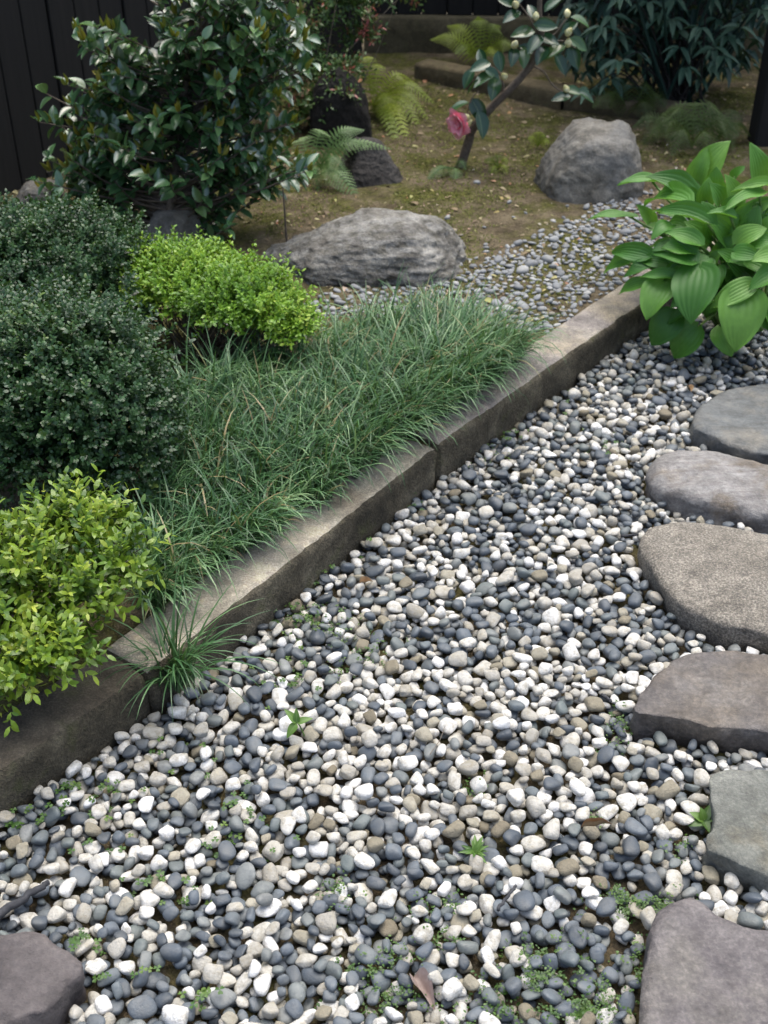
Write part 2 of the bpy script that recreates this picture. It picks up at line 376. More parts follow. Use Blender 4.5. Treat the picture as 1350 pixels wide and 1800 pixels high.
flagstone([(-140, 1690), (-60, 1645), (10, 1640), (65, 1636), (112, 1668), (146, 1700), (118, 1722), (80, 1775), (30, 1800), (-60, 1840), (-150, 1800)], .045, M_s7, 'dark chunky plum-grey stone beside the black stick', 57, .007, .008, k=1, under=.004)

# ================================================================== BOULDERS
CS = cubesphere(44)
def boulder(name, mat, c, r, yaw, planes, p, seed, label, amp=.06, fine=.02, group=None, cat='rock', strat=None):
    d, f = CS; Nn = nrm(np.array([q[:3] for q in planes])); D = np.array([q[3] for q in planes], float)
    v = d*polyshape(d, Nn, D, p)[:, None]
    n1 = fbm(v*1.7+seed, 5, seed); n2 = fbm(v*4+seed, 4, seed+9, True)
    st = v*np.array(strat if strat else (6, 6, 6)); n3 = fbm(st+seed, 4, seed+20, True)
    v = v*(1+amp*n1+fine*n2+fine*.8*n3)[:, None]
    ca, sa = math.cos(yaw), math.sin(yaw); Rm = np.array([[ca, -sa, 0], [sa, ca, 0], [0, 0, 1]])
    v = (v*np.array(r))@Rm.T+c
    mb = MB(); mb.add(v, f); return tag(mb.build(name, mat), label, cat, group)
M_b1 = stone_mat('grey_weathered_rock', [(.3, (.065, .06, .05)), (.48, (.18, .17, .145)), (.68, (.42, .405, .365))], 120, .35, patch=(.12, .11, .095), patch_scale=12, layered=((.2, .3, .4), (2, 3, 9), (.33, .325, .31)), rough=.9, bscale=50, bstr=1.0)
M_b2 = stone_mat('smooth_taupe_rock', [(.3, (.12, .108, .088)), (.5, (.2, .188, .162)), (.7, (.30, .288, .262))], 120, .3, patch=(.145, .145, .14), patch_scale=7, rough=.8, bscale=40, bstr=.6)
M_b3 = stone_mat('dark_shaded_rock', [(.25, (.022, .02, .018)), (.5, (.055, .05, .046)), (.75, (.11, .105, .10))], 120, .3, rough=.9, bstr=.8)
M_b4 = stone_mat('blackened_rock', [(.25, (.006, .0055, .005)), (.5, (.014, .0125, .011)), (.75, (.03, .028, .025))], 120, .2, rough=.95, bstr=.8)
base = P(655, 492, BED)
boulder('boulder', M_b1, base+np.array([0, .13, .03]), (.252, .175, .118), .0,
        [(1, -.1, .25, .95), (.75, -.5, .5, .93), (-.75, 0, .8, .72), (-.9, -.4, .1, 1.0), (.12, -.15, 1, .92), (-.1, -.85, .7, .86), (0, -1, .1, .95), (.5, 1, .3, .9), (-.4, 1, .4, .85), (0, 0, -1, .9), (.3, .3, 1, .98)], 11, 61,
        'wide low grey craggy boulder at the edge of the grass', .09, .06, strat=(5, 5, 7))
base = P(1045, 352, BED)
boulder('boulder', M_b2, base+np.array([.006, .11, .055]), (.178, .15, .172), .0,
        [(.95, -.1, .42, .90), (-.85, -.15, .62, .84), (-1, -.2, -.1, .98), (.05, -.2, 1, .84), (0, -1, .28, .86), (.6, -.8, .1, .9), (-.6, -.8, .3, .92), (.3, 1, .4, .9), (-.4, 1, .2, .9), (0, 0, -1, .9), (1, 0, -.2, 1.02)], 9, 62,
        'tall taupe boulder with a flattened top behind the broad-leaved plant', .09, .035)
b = P(655, 318, BED)
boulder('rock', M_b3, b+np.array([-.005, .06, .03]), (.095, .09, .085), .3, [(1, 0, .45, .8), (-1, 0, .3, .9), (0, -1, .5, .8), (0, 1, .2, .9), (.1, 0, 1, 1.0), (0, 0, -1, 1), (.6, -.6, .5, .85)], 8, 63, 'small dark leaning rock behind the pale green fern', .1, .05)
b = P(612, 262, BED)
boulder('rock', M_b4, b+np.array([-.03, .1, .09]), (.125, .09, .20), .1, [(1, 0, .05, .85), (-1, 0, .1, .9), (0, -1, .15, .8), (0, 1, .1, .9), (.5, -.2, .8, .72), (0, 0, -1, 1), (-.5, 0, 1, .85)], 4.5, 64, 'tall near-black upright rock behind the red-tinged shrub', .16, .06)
b = P(70, 395, BED)
boulder('rock', M_b1, b+np.array([.0, .05, .04]), (.09, .07, .08), .4, [(1, 0, .3, .9), (-1, 0, .6, .8), (0, -1, .3, .85), (0, 1, .2, .9), (0, 0, 1, .9), (0, 0, -1, 1)], 9, 65, 'small grey rock at the foot of the dark fence', .08, .04)
b = P(300, 440, BED)
boulder('rock', M_b2, b+np.array([.0, .08, .02]), (.085, .07, .08), .8, [(1, 0, .3, .9), (-1, 0, .6, .8), (0, -1, .3, .85), (0, 1, .2, .9), (0, 0, 1, .9), (0, 0, -1, 1)], 9, 66, 'pale rock in shade at the foot of the glossy bush', .08, .04)

# ================================================================== FENCES AND BACK EDGING
def wood_mat(name, a, b):
    m, nt, bs, out = new_mat(name); mp = N(nt, 'Mapping'); mp.inputs['Scale'].default_value = (1, 1, .06)
    nt.links.new(N(nt, 'NewGeometry').outputs['Position'], mp.inputs[0])
    n = noise(nt, 60, 6, .6, mp.outputs[0]); r = N(nt, 'ObjectInfo').outputs['Random']
    c = mixc(nt, maprange(nt, r, 0, 1, 0, .5), ramp(nt, n, [(.3, a), (.7, b)]), a)
    nt.links.new(c, bs.inputs['Base Color']); bs.inputs['Roughness'].default_value = .8; bump(nt, bs, n, .4, .002); return m
M_wood = wood_mat('charred_board', (.0025, .0023, .0021), (.009, .008, .0074))
def box_mesh(name, sx, sy, sz, mat, bev=.003):
    import bmesh
    bm = bmesh.new(); bmesh.ops.create_cube(bm, size=1)
    for v in bm.verts: v.co = (v.co.x*sx, v.co.y*sy, v.co.z*sz+sz/2)
    bmesh.ops.bevel(bm, geom=bm.edges[:], offset=bev, segments=1, affect='EDGES', profile=.5)
    me = bpy.data.meshes.new(name); bm.to_mesh(me); bm.free(); me.materials.append(mat); return me
def fence(a, b, z0, h, w, label):
    L = np.linalg.norm((b-a)[:2]); d = nrm((b-a)*[1, 1, 0]); ang = math.atan2(d[1], d[0]); n = np.array([-d[1], d[0], 0])
    root = empty('board_fence', (*a[:2], z0), label, 'fence')
    me = box_mesh('plank', w-.006, .018, h, M_wood)
    for k in range(int(L/w)):
        o = obj('plank', me, root); c = a+d*(k+.5)*w+n*.003*((k*7) % 3-1)
        o.matrix_basis = Matrix.Translation((c[0], c[1], z0)) @ Matrix.Rotation(ang, 4, 'Z')
    bk = obj('gap_light_blocker', box_mesh('gap_light_blocker', L, .012, h-.01, M_wood), root); c = (a+b)/2+n*.0175  # added sheet, keeps sky light from showing through the plank gaps
    bk.matrix_basis = Matrix.Translation((c[0], c[1], z0+.004)) @ Matrix.Rotation(ang, 4, 'Z')
    rl = box_mesh('rail', L, .04, .07, M_wood)
    for zz in (.25, h-.4):
        o = obj('rail', rl, root); c = (a+b)/2+n*.046
        o.matrix_basis = Matrix.Translation((c[0], c[1], z0+zz)) @ Matrix.Rotation(ang, 4, 'Z')
    return root
corner = P(640, 92, BED); fl = P(-330, 470, BED)
fence(fl, corner, .02, 1.75, .118, 'near-black vertical board fence behind the glossy bush')
wend = corner+nrm(np.array([1, -.06, 0]))*3.2
wd = nrm((wend-corner)*[1, 1, 0]); wnrm = np.array([-wd[1], wd[0], 0])
M_conc = stone_mat('mossy_concrete', [(.25, (.06, .052, .03)), (.5, (.10, .085, .05)), (.75, (.145, .125, .08))], 200, .3, moss=.5, rough=.95)
M_conc2 = stone_mat('mossy_edging', [(.25, (.08, .064, .036)), (.5, (.13, .105, .06)), (.75, (.18, .148, .09))], 200, .3, moss=.5, rough=.95)
fence(corner+wd*.03+wnrm*.06, wend+wnrm*.06, BED+.16, 1.6, .118, 'dark board fence standing on the low concrete wall')
def slab(name, a, b, th, zb, zt, mat, label, cat, seed, group=None):
    L = np.linalg.norm((b-a)[:2]); d = nrm((b-a)*[1, 1, 0]); n = np.array([-d[1], d[0], 0]); ns = max(8, int(L/.03))
    prof = np.array([(0, zb), (0, zb+.3*(zt-zb)), (0, zb+.7*(zt-zb)), (0, zt-.01), (.008, zt), (th*.35, zt), (th*.7, zt), (th-.008, zt), (th, zt-.01), (th, zb)]); k = len(prof)
    s = np.linspace(0, L, ns)
    v = (a*[1, 1, 0]+s[:, None, None]*d+prof[None, :, :1]*n+np.array([0, 0, 1.])*prof[None, :, 1:]).reshape(-1, 3)
    v += n*(.006*fbm(v*12, 4, seed))[:, None]; v[:, 2] += .004*fbm(v*8, 3, seed+1)
    i = (np.arange(ns-1)*k)[:, None]; j = np.arange(k)[None]; j2 = (j+1) % k
    mb = MB(); mb.add(v, [np.stack([i+j, i+k+j, i+k+j2, i+j2], -1).reshape(-1, 4)[:, ::-1], np.arange(k)[None], (np.arange(k)+(ns-1)*k)[None, ::-1]])
    return tag(mb.build(name, mat), label, cat, group)
slab('concrete_wall', corner, wend, .12, .0, BED+.16, M_conc, 'low mossy concrete wall carrying the dark board fence', 'wall', 71)
e0, e1, e2 = P(728, 140, BED), P(985, 192, BED), P(1215, 222, BED)
slab('edging_stone', e0, e1, .11, .0, BED+.07, M_conc2, 'brown mossy edging stone behind the small flowering tree', 'edging stone', 72, 'edging stones at the back of the bed')
slab('edging_stone', e1+nrm(e2-e1)*.012, e2, .11, .0, BED+.06, M_conc2, 'mossy edging stone in shade behind the tall taupe boulder', 'edging stone', 73, 'edging stones at the back of the bed')
pb = P(1338, 262, BED)
tag(obj('wooden_post', box_mesh('wooden_post', .11, .11, 1.9, M_wood, .006), None, (pb[0]+.03, pb[1]+.06, .02)), 'thick near-black wooden post behind the broad-leaved plant', 'post')

# ================================================================== PEBBLES
def pebble_mat(kind, src):
    m, nt, bs, out = new_mat(kind+'_pebble_'+src); r = rnd_src(nt, src)
    n1 = noise(nt, 85, 6, .7); n2 = noise(nt, 300, 3, .65); n3 = noise(nt, 30, 5, .65)
    if kind == 'white':
        c = ramp(nt, r, [(0, (.32, .30, .26)), (.3, (.47, .45, .40)), (.65, (.60, .585, .545)), (1, (.72, .715, .70))])
        c = mixc(nt, maprange(nt, n1, .47, .64, 0, .55), c, (.24, .21, .15))
        c = mixc(nt, maprange(nt, n3, .5, .68, 0, .45), c, (.30, .26, .17)); c = mixc(nt, maprange(nt, n2, .60, .70, 0, .25), c, (.16, .14, .10)); rough = .72
    elif kind == 'tan':
        c = ramp(nt, r, [(0, (.17, .145, .10)), (.4, (.25, .225, .165)), (.75, (.33, .305, .24)), (1, (.38, .35, .28))])
        c = mixc(nt, maprange(nt, n1, .45, .7, 0, .55), c, (.15, .125, .085)); rough = .75
    else:
        c = ramp(nt, r, [(0, (.052, .064, .078)), (.35, (.088, .106, .127)), (.6, (.122, .142, .16)), (.8, (.12, .142, .137)), (1, (.22, .228, .22))])
        c = mixc(nt, maprange(nt, n3, .42, .62, 0, .45), c, (.13, .13, .12)); c = mixc(nt, maprange(nt, n1, .5, .68, 0, .4), c, (.06, .068, .08))
        c = mixc(nt, maprange(nt, n2, .70, .74, 0, .35), c, (.4, .4, .38)); rough = .47
    nt.links.new(c, bs.inputs['Base Color']); nt.links.new(maprange(nt, n1, .3, .7, rough-.1, rough+.12), bs.inputs['Roughness']); bs.inputs['Specular IOR Level'].default_value = .4
    bump(nt, bs, mixc(nt, .4, n2, n1), .9 if kind != 'dark' else .4, .004); return m
PK = ['dark', 'white', 'tan']
PM = {(k, s): pebble_mat(k, s) for k in PK for s in ('attr', 'tone')}
CSN = {n: cubesphere(n) for n in (3, 4, 6)}
NVAR = 16
def pebble_variant(kind, i):
    g = np.random.default_rng(900+i+100*PK.index(kind)); k = g.integers(7, 11) if kind == 'dark' else g.integers(6, 10)
    Nn = nrm(np.vstack([g.normal(size=(k, 3)), np.eye(3), -np.eye(3)]))
    D = np.concatenate([g.uniform(.72, 1.0, k), g.uniform(.9, 1.0, 6)]); p = g.uniform(3.2, 5) if kind == 'dark' else g.uniform(4, 8)
    return Nn, D, p, int(g.integers(1000))
VAR = {k: [pebble_variant(k, i) for i in range(NVAR)] for k in PK}
def pebble_verts(kind, i, n):
    d, f = CSN[n]; Nn, D, p, s = VAR[kind][i]; r = polyshape(d, Nn, D, p); r = r/np.percentile(r, 80)
    r = r*(1+(.03 if kind == 'dark' else .07)*fbm(d*1.6+s, 3, s)); return d*r[:, None], f
PV = {(k, i, n): pebble_verts(k, i, n) for k in PK for i in range(NVAR) for n in (3, 4)}
PH = {(k, i): pebble_verts(k, i, 6) for k in PK for i in range(NVAR)}
GR, GX0, GY0, GNX, GNY = .0025, -1.05, .55, 1240, 1180
H = np.full((GNY, GNX), -.030)
gx = GX0+(np.arange(GNX)+.5)*GR; gy = GY0+(np.arange(GNY)+.5)*GR; GXX, GYY = np.meshgrid(gx, gy)
def inpoly(X, Y, poly):
    c = np.zeros(X.shape, bool); x, y = poly[:, 0], poly[:, 1]; j = len(poly)-1
    for i in range(len(poly)):
        if y[i] != y[j]: c ^= ((y[i] > Y) != (y[j] > Y)) & (X < (x[j]-x[i])*(Y-y[i])/(y[j]-y[i])+x[i])
        j = i
    return c
for poly, lb, c in STONE_POLY: H[inpoly(GXX, GYY, poly)] = .5
for a, b in KSEG:
    d = nrm((b-a)*[1, 1, 0]); n = np.array([-d[1], d[0], 0]); t = (GXX-a[0])*n[0]+(GYY-a[1])*n[1]; s = (GXX-a[0])*d[0]+(GYY-a[1])*d[1]
    H[(t > 0.006) & (s > -.002) & (s < np.linalg.norm((b-a)[:2])+(.6 if a is k2 else .002))] = .5
def px_of(x, y, z=0): return proj(np.array([x, y, z]))[0]
def rot(yaw, tx, ty):
    cz, sz, cx, sx, cy, sy = math.cos(yaw), math.sin(yaw), math.cos(tx), math.sin(tx), math.cos(ty), math.sin(ty)
    return np.array([[cz, -sz, 0], [sz, cz, 0], [0, 0, 1]]) @ np.array([[1, 0, 0], [0, cx, -sx], [0, sx, cx]]) @ np.array([[cy, 0, sy], [0, 1, 0], [-sy, 0, cy]])
pebbles = []
# candidate spots in view (with a margin for a step to the side)
PJ = proj(np.stack([GXX.ravel(), GYY.ravel(), np.zeros(GXX.size)], 1))
okc = (PJ[:, 0] > -160) & (PJ[:, 0] < 1950) & (PJ[:, 1] > 520) & (PJ[:, 1] < 2350) & (H.ravel() < .3)
SPOT = np.flatnonzero(okc); UVs = PJ[:, :2]
area = len(SPOT)*GR*GR
bare = np.exp(-(((UVs[:, 0]-900)/330)**2+((UVs[:, 1]-1760)/150)**2)) + .8*np.exp(-(((UVs[:, 0]-1080)/120)**2+((UVs[:, 1]-1590)/60)**2))+.25*np.exp(-(((UVs[:, 0]-530)/70)**2+((UVs[:, 1]-1110)/40)**2))
SPOT = np.concatenate([SPOT, SPOT]) ; 
NPEB = int(area/.00045*1.9)
tone = fbm(np.c_[UVs[::1]/260, np.zeros(len(UVs))][SPOT[:1]], 1, 1)
for it in range(NPEB):
    g = rng.random(8)
    s = float(np.clip(np.exp(rng.normal(math.log(.0129), .22)), .0066, .0208))
    if it < NPEB*.25: s *= .85
    best = None
    for q in SPOT[rng.integers(0, len(SPOT), 9)]:
        if bare[q] > .3 and rng.random() < bare[q]*.62 and it > NPEB*.3: continue
        iy, ix = divmod(int(q), GNX)
        ax = np.array([s, s*rng.uniform(.66, .93), s*rng.uniform(.42, .64)])
        Rm = rot(rng.uniform(0, 6.283), rng.normal(0, .26), rng.normal(0, .26))
        A = Rm@np.diag(1/ax**2)@Rm.T; k = int(s/GR)+1
        if iy-k < 0 or ix-k < 0 or iy+k >= GNY or ix+k >= GNX: continue
        o = np.arange(-k, k+1)*GR; X, Y = np.meshgrid(o, o)
        a = A[2, 2]; b = 2*(A[0, 2]*X+A[1, 2]*Y); c = A[0, 0]*X*X+2*A[0, 1]*X*Y+A[1, 1]*Y*Y-1
        disc = b*b-4*a*c; m = disc > 0; sq = np.sqrt(np.maximum(disc, 0)); lo = (-b-sq)/(2*a); hi = (-b+sq)/(2*a)
        Hs = H[iy-k:iy+k+1, ix-k:ix+k+1]
        dd = np.sort((Hs-lo)[m]); z = dd[-1]
        if z > .2: continue
        z = dd[int(len(dd)*.90)]-.001                           # settle a little into the ones below
        if best is None or z < best[0]: best = (z, iy, ix, k, m, hi, ax, Rm)
    if best is None: continue
    z, iy, ix, k, m, hi, ax, Rm = best
    if z > .03: continue
    Hs = H[iy-k:iy+k+1, ix-k:ix+k+1]; Hs[m] = np.maximum(Hs[m], (hi+z)[m])
    u, v = UVs[iy*GNX+ix]
    pd = .49+.16*math.sin(u/97+v/61)*math.sin(v/83-u/151)
    pd -= .20*math.exp(-((u-760)/260)**2-((v-1270)/170)**2); pd += .08*math.exp(-((v-1700)/160)**2)
    pt = .045+.10*math.exp(-((u-950)/260)**2-((v-1560)/300)**2)+.10*math.exp(-((u-1150)/200)**2-((v-650)/120)**2)
    kind = 0 if g[0] < pd else (2 if g[1] < pt/(1-pd) else 1)
    pebbles.append((kind, int(g[2]*NVAR), np.array([gx[ix], gy[iy], z]), ax*(1.04 if kind else 1.0), Rm, g[3], u, v, (iy, ix, k, m, hi)))
# how much of each one shows
vis = []
for (kind, vi, c, ax, Rm, r, u, v, (iy, ix, k, m, hi)) in pebbles:
    Hs = H[iy-k:iy+k+1, ix-k:ix+k+1]; vis.append(float(((hi+c[2]+.0015 >= Hs) & m).sum()/max(1, m.sum())))
vis = np.array(vis); PU = np.array([q[6] for q in pebbles]); PVv = np.array([q[7] for q in pebbles])
size = np.array([q[3][0]*q[3][1] for q in pebbles])*(PVv+560)**2
inside = (PU > 8) & (PU < 1342) & (PVv < 1792)
score = vis*size*inside
PKIND = np.array([q[0] for q in pebbles])
singles = set()
for k in (0, 1, 2):
    idx = np.flatnonzero(PKIND == k); n = (300, 300, 120)[k]
    singles |= set(idx[np.argsort(-score[idx])[:n]].tolist())
LAND = [(c, {'slate': 0}.get(lb, None), lb) for poly, lb, c in STONE_POLY]
def land_phrase(c):
    best = (.07, None)
    names = ['the slate-blue stepping stone', 'the banded stepping stone', 'the speckled granite stone', 'the purple-brown stepping stone', 'the grey-green slab', 'the plum-grey slab', 'the dark stone by the black stick']
    for (poly, lb, cc), nm in zip(STONE_POLY, names):
        dd = np.min(np.hypot(poly[:, 0]-c[0], poly[:, 1]-c[1]))
        if dd < best[0]: best = (dd, 'beside '+nm)
    if best[1] is None:
        for nm, (u, v), rr in (('the fallen pinkish leaf', (740, 1735), .10), ('the small upright seedling', (525, 1275), .08), ('the black stick', (50, 1590), .09), ('the overhanging grass tuft', (320, 1260), .12), ('the leafy weed', (835, 1490), .08)):
            w = P(u, v); 
            if np.hypot(*(w-c)[:2]) < rr: return 'next to '+nm
        for a, b in KSEG:
            d = nrm((b-a)*[1, 1, 0]); t = -np.cross(d, c-a)[2]
            if 0 < t < .09: return 'at the foot of the kerb'
    return best[1] or 'in the open front gravel'
PMESH = {}
stuff = {k: MB() for k in PK}; nst = 0
for i, (kind, vi, c, ax, Rm, r, u, v, _) in enumerate(pebbles):
    kn = PK[kind]
    if i in singles:
        if (kn, vi) not in PMESH:
            b_ = MB(); vv, ff = PH[(kn, vi)]; b_.add(vv, ff); PMESH[(kn, vi)] = b_.mesh(kn+'_pebble', PM[(kn, 'tone')])
        o = obj(kn+'_pebble' if kn != 'dark' else 'grey_pebble', PMESH[(kn, vi)])
        M4 = Matrix([list(Rm[q]*ax)+[c[q]] for q in range(3)]+[[0, 0, 0, 1]]); o.matrix_world = M4
        sz = 'big' if ax[0] > .0163 else ('small' if ax[0] < .0137 else 'medium-sized')
        shp = 'round' if ax[1]/ax[0] > .86 else ('long' if ax[1]/ax[0] < .74 else 'oval')
        hue = {'dark': ('charcoal', 'blue-grey', 'mid-grey'), 'white': ('greyish cream', 'off-white', 'bright white'), 'tan': ('dark tan', 'tan', 'pale tan')}[kn][min(2, int(r*3))]; o.color = (r, r, r, 1)
        lb = f'{sz} {shp} {hue} pebble {land_phrase(c)}'
        tag(o, lb, 'pebble', lb.replace(' pebble', ' pebbles'))
    elif vis[i] > .02:
        n = 4 if (v > 1000 and vis[i] > .35) else 3
        vv, ff = PV[(kn, vi, n)]; stuff[kn].add((vv*ax)@Rm.T+c, ff, r); nst += 1
print('pebbles', len(pebbles), 'shown', nst, 'singles', len(singles), 'meanz', np.mean(H[H < .3]))
for kn in PK:
    tag(stuff[kn].build({'dark': 'grey_pebbles', 'white': 'white_pebbles', 'tan': 'tan_pebbles'}[kn], PM[(kn, 'attr')]),
        {'dark': 'mass of dark blue-grey pebbles making up the gravel path', 'white': 'mass of whitish pebbles making up the gravel path', 'tan': 'scattered tan pebbles mixed through the gravel path'}[kn], 'pebbles', kind='stuff')

# flat grey pebbles on the soil bed, thick by the kerb and thinning out
mbg = MB(); reg = np.array([P(*q, BED)[:2] for q in [(500, 560), (560, 520), (640, 500), (800, 500), (835, 470), (880, 440), (960, 412), (1010, 390), (1080, 340), (1180, 380), (1200, 420), (1120, 500), (960, 590), (860, 580), (700, 560)]])
bb0, bb1 = reg.min(0)-.25, reg.max(0)+.25; pts = []
for it in range(16000):
    q = bb0+(bb1-bb0)*rng.random(2); ins = inpoly(q[0], q[1], reg)
    if not ins:
        dm = np.min(np.linalg.norm(reg-q, axis=1)); 
        if rng.random() > .10*math.exp(-dm/.09): continue
    if kst(np.array([*q, 0]))[1][0] < .125: continue
    s = float(np.clip(np.exp(rng.normal(math.log(.0112), .34)), .0055, .025))
    if any((q[0]-a)**2+(q[1]-b)**2 < (.70*(s+c))**2 for a, b, c in pts): continue
    pts.append((q[0], q[1], s)); kn = 'tan' if rng.random() < .1 else 'dark'
    vv, ff = PV[(kn, int(rng.integers(NVAR)), 3)]; ax = np.array([s, s*rng.uniform(.65, .95), s*rng.uniform(.35, .6)])
    Rm = rot(rng.uniform(0, 6.28), rng.normal(0, .2), rng.normal(0, .2)); z = bed_z(np.array([*q, 0]))[0]
    mbg.add((vv*ax)@Rm.T+[q[0], q[1], z+ax[2]*.45], ff, rng.uniform(.55, 1) if rng.random() < .75 else rng.random())
print('bed pebbles', len(pts))
def bedpeb_mat():
    m, nt, bs, out = new_mat('bed_pebble'); r = rnd_src(nt, 'attr')
    c = ramp(nt, r, [(0, (.24, .2, .14)), (.2, (.13, .138, .145)), (.6, (.19, .2, .21)), (.9, (.25, .26, .265)), (1, (.36, .36, .35))])
    c = mixc(nt, maprange(nt, noise(nt, 60, 4), .45, .7, 0, .4), c, (.2, .18, .15)); nt.links.new(c, bs.inputs['Base Color']); bs.inputs['Roughness'].default_value = .7; return m
tag(mbg.build('bed_pebbles', bedpeb_mat()), 'flat blue-grey pebbles spread over the soil between boulder and kerb', 'pebbles', kind='stuff')

# ================================================================== PLANTS
M_twig = bark_mat('grey_twig', (.09, .07, .05), (.2, .165, .125)); M_bark = bark_mat('brown_bark', (.07, .052, .038), (.15, .12, .09))
def place(o, M3, loc):
    o.matrix_basis = Matrix([list(M3[q])+[loc[q]] for q in range(3)]+[[0, 0, 0, 1]])
BOXL = np.array([(0, 0, 0), (-.42, .35, .05), (.42, .35, .05), (-.36, .72, .02), (.36, .72, .02), (0, 1, -.06)]); BOXT = [np.array([[0, 2, 1], [5, 3, 4]]), np.array([[1, 2, 4, 3]])]
def sprig_shrub(name, lobes, n, mat, label, cat, leaf=.013, lw=.55, sprig=.035, pairs=5, upb=.5, seed=0, twigs=60, base=None, depth=.35, jit=.03, group=None, foot=None, lowcut=-.55, shoots=0, shootmat=None, clump=0.0):
    """lobes: (centre, radii). Leafy shoots grow out of the lobes' skin, denser outside; foliage + stems are the parts"""
    g = np.random.default_rng(seed); w = np.array([r[0]*r[1] for c, r in lobes]); w = w/w.sum()
    L = g.choice(len(lobes), n, p=w); C = np.array([c for c, r in lobes])[L]; Rr = np.array([r for c, r in lobes])[L]
    d = nrm(g.normal(size=(n, 3))); d[:, 2] = np.where(d[:, 2] < lowcut, -d[:, 2], d[:, 2])
    rad = 1-depth*g.random(n)**2.2; lump = 1+.07*fbm(d*3.1+C*5, 3, seed)+jit*g.normal(size=n)+clump*fbm(d*6+C*9, 2, seed+3)
    p = C+d*Rr*(rad*lump)[:, None]
    sd_ = nrm(d/Rr*.2+np.array([0, 0, upb])+.45*g.normal(size=(n, 3)))
    keep = p[:, 2] > .06; p, sd_, d = p[keep], sd_[keep], d[keep]; n = len(p)
    F = frames(sd_, g.normal(size=(n, 3))); mb = MB(); tone = np.clip(.5+.35*fbm(p*14, 2, seed+5)+.12*g.normal(size=n), 0, 1)
    for k in range(pairs):
        t = (k+.6)/pairs; pos = p+sd_*(sprig*(t-.5))[..., None] if np.ndim(t) else p+sd_*sprig*(t-.5)
        for sg in (0, 1):
            ang = k*math.pi/2+sg*math.pi+g.normal(0, .35, n)
            side = F[:, :, 0]*np.cos(ang)[:, None]+F[:, :, 2]*np.sin(ang)[:, None]
            opn = g.uniform(.35, .9, n)*(1.1-.5*t)
            ld = nrm(sd_*.75+side*(.4+opn)[:, None]); ln = nrm(sd_*.8-side*.5+np.array([0, 0, .5])+.25*g.normal(size=(n, 3)))
            sc = leaf*g.uniform(.7, 1.2, n)*(1.05-.3*t)
            M = frames(ld, ln)*np.stack([sc*lw*1.25, sc, sc], -1)[:, None, :]
            batch(mb, BOXL, BOXT, M, pos, np.clip(tone+.15*(t-.5)+.1*g.normal(size=n), 0, 1))
    foot = foot if foot is not None else np.array([lobes[0][0][0], lobes[0][0][1], BED])
    root = empty(name, foot, label, cat, group)
    tag(mb.build('foliage', mat, root, smooth=False), kind='stuff')
    st = MB()
    for k in range(twigs):
        c, r = lobes[g.integers(len(lobes))]; dd = nrm(g.normal(size=3)); dd[2] = abs(dd[2])*.8-.25; tip = c+dd*r*.93
        f0 = foot+g.normal(size=3)*[.03, .03, 0]; f0[2] = BED-.01
        m1 = f0*.55+tip*.45+g.normal(size=3)*.03+[0, 0, -.015]; tube(st, bez([f0, m1, tip], 7), np.linspace(.0035, .001, 7), 5)
    st.build('stems', M_twig, root)
    return root
M_boxd = leaf_mat('dark_box_leaf', [(0, (.012, .038, .014)), (.5, (.03, .08, .026)), (.85, (.055, .12, .036)), (1, (.13, .20, .05))], rough=.36, transl=.15)
M_boxy = leaf_mat('yellow_green_leaf', [(0, (.035, .10, .012)), (.3, (.10, .23, .02)), (.6, (.20, .38, .03)), (.85, (.31, .48, .05)), (1, (.46, .56, .09))], rough=.4, transl=.3, tcol=(.3, .4, .03))
M_boxg = leaf_mat('fresh_green_leaf', [(0, (.025, .075, .01)), (.35, (.085, .17, .016)), (.7, (.235, .35, .03)), (1, (.44, .50, .07))], rough=.36, transl=.2, tcol=(.25, .38, .03))
def LB(u, v, Z, r): return (Q(u, v, Z), np.array(r))
sprig_shrub('box_shrub', [LB(95, 500, 3.0, (.27, .24, .17)), LB(-20, 500, 2.95, (.22, .24, .17)), LB(170, 500, 3.05, (.16, .16, .14))], 6500, M_boxd, 'dark green clipped box shrub below the glossy bush', 'shrub', seed=1, leaf=.0135, jit=.10, clump=.28)
sprig_shrub('box_shrub', [LB(100, 700, 2.45, (.235, .22, .19)), LB(190, 760, 2.42, (.14, .15, .14)), LB(-30, 690, 2.45, (.2, .22, .18))], 7500, M_boxd, 'large dark green domed box shrub between the two yellow-green shrubs', 'shrub', seed=2, leaf=.0135, jit=.10, clump=.28)
sprig_shrub('golden_shrub', [LB(330, 500, 2.98, (.125, .13, .07)), LB(420, 530, 2.9, (.13, .12, .065)), LB(280, 490, 3.0, (.07, .08, .07)), LB(485, 560, 2.88, (.075, .07, .045)), LB(520, 580, 2.86, (.04, .05, .03))], 3800, M_boxy, 'bright yellow-green clipped shrub with bare twigs showing underneath', 'shrub', seed=3, leaf=.0155, lw=.45, pairs=5, sprig=.062, upb=.6, lowcut=-.15, jit=.2, clump=.45, twigs=150, foot=np.array([*P(370, 630, BED)[:2], BED]), depth=.45)
fy = P(60, 1180, KT); fy = np.array([fy[0]-.12, fy[1]+.14, BED])
sprig_shrub('golden_shrub', [LB(120, 935, 2.08, (.10, .10, .065)), LB(215, 990, 2.02, (.055, .06, .05)), LB(40, 1000, 2.02, (.10, .10, .08)), LB(130, 1040, 2.0, (.085, .08, .06)), LB(-40, 1090, 1.98, (.10, .10, .09)), LB(95, 1150, 1.93, (.075, .07, .045)), LB(20, 1180, 1.92, (.07, .07, .045)), LB(180, 925, 2.1, (.05, .06, .04))], 820, M_boxg, 'ragged yellow-green shrub leaning out over the kerb', 'shrub', seed=4, leaf=.0245, lw=.36, pairs=4, sprig=.055, upb=.55, lowcut=-.6, twigs=60, foot=fy, depth=.8, jit=.16, clump=.55)

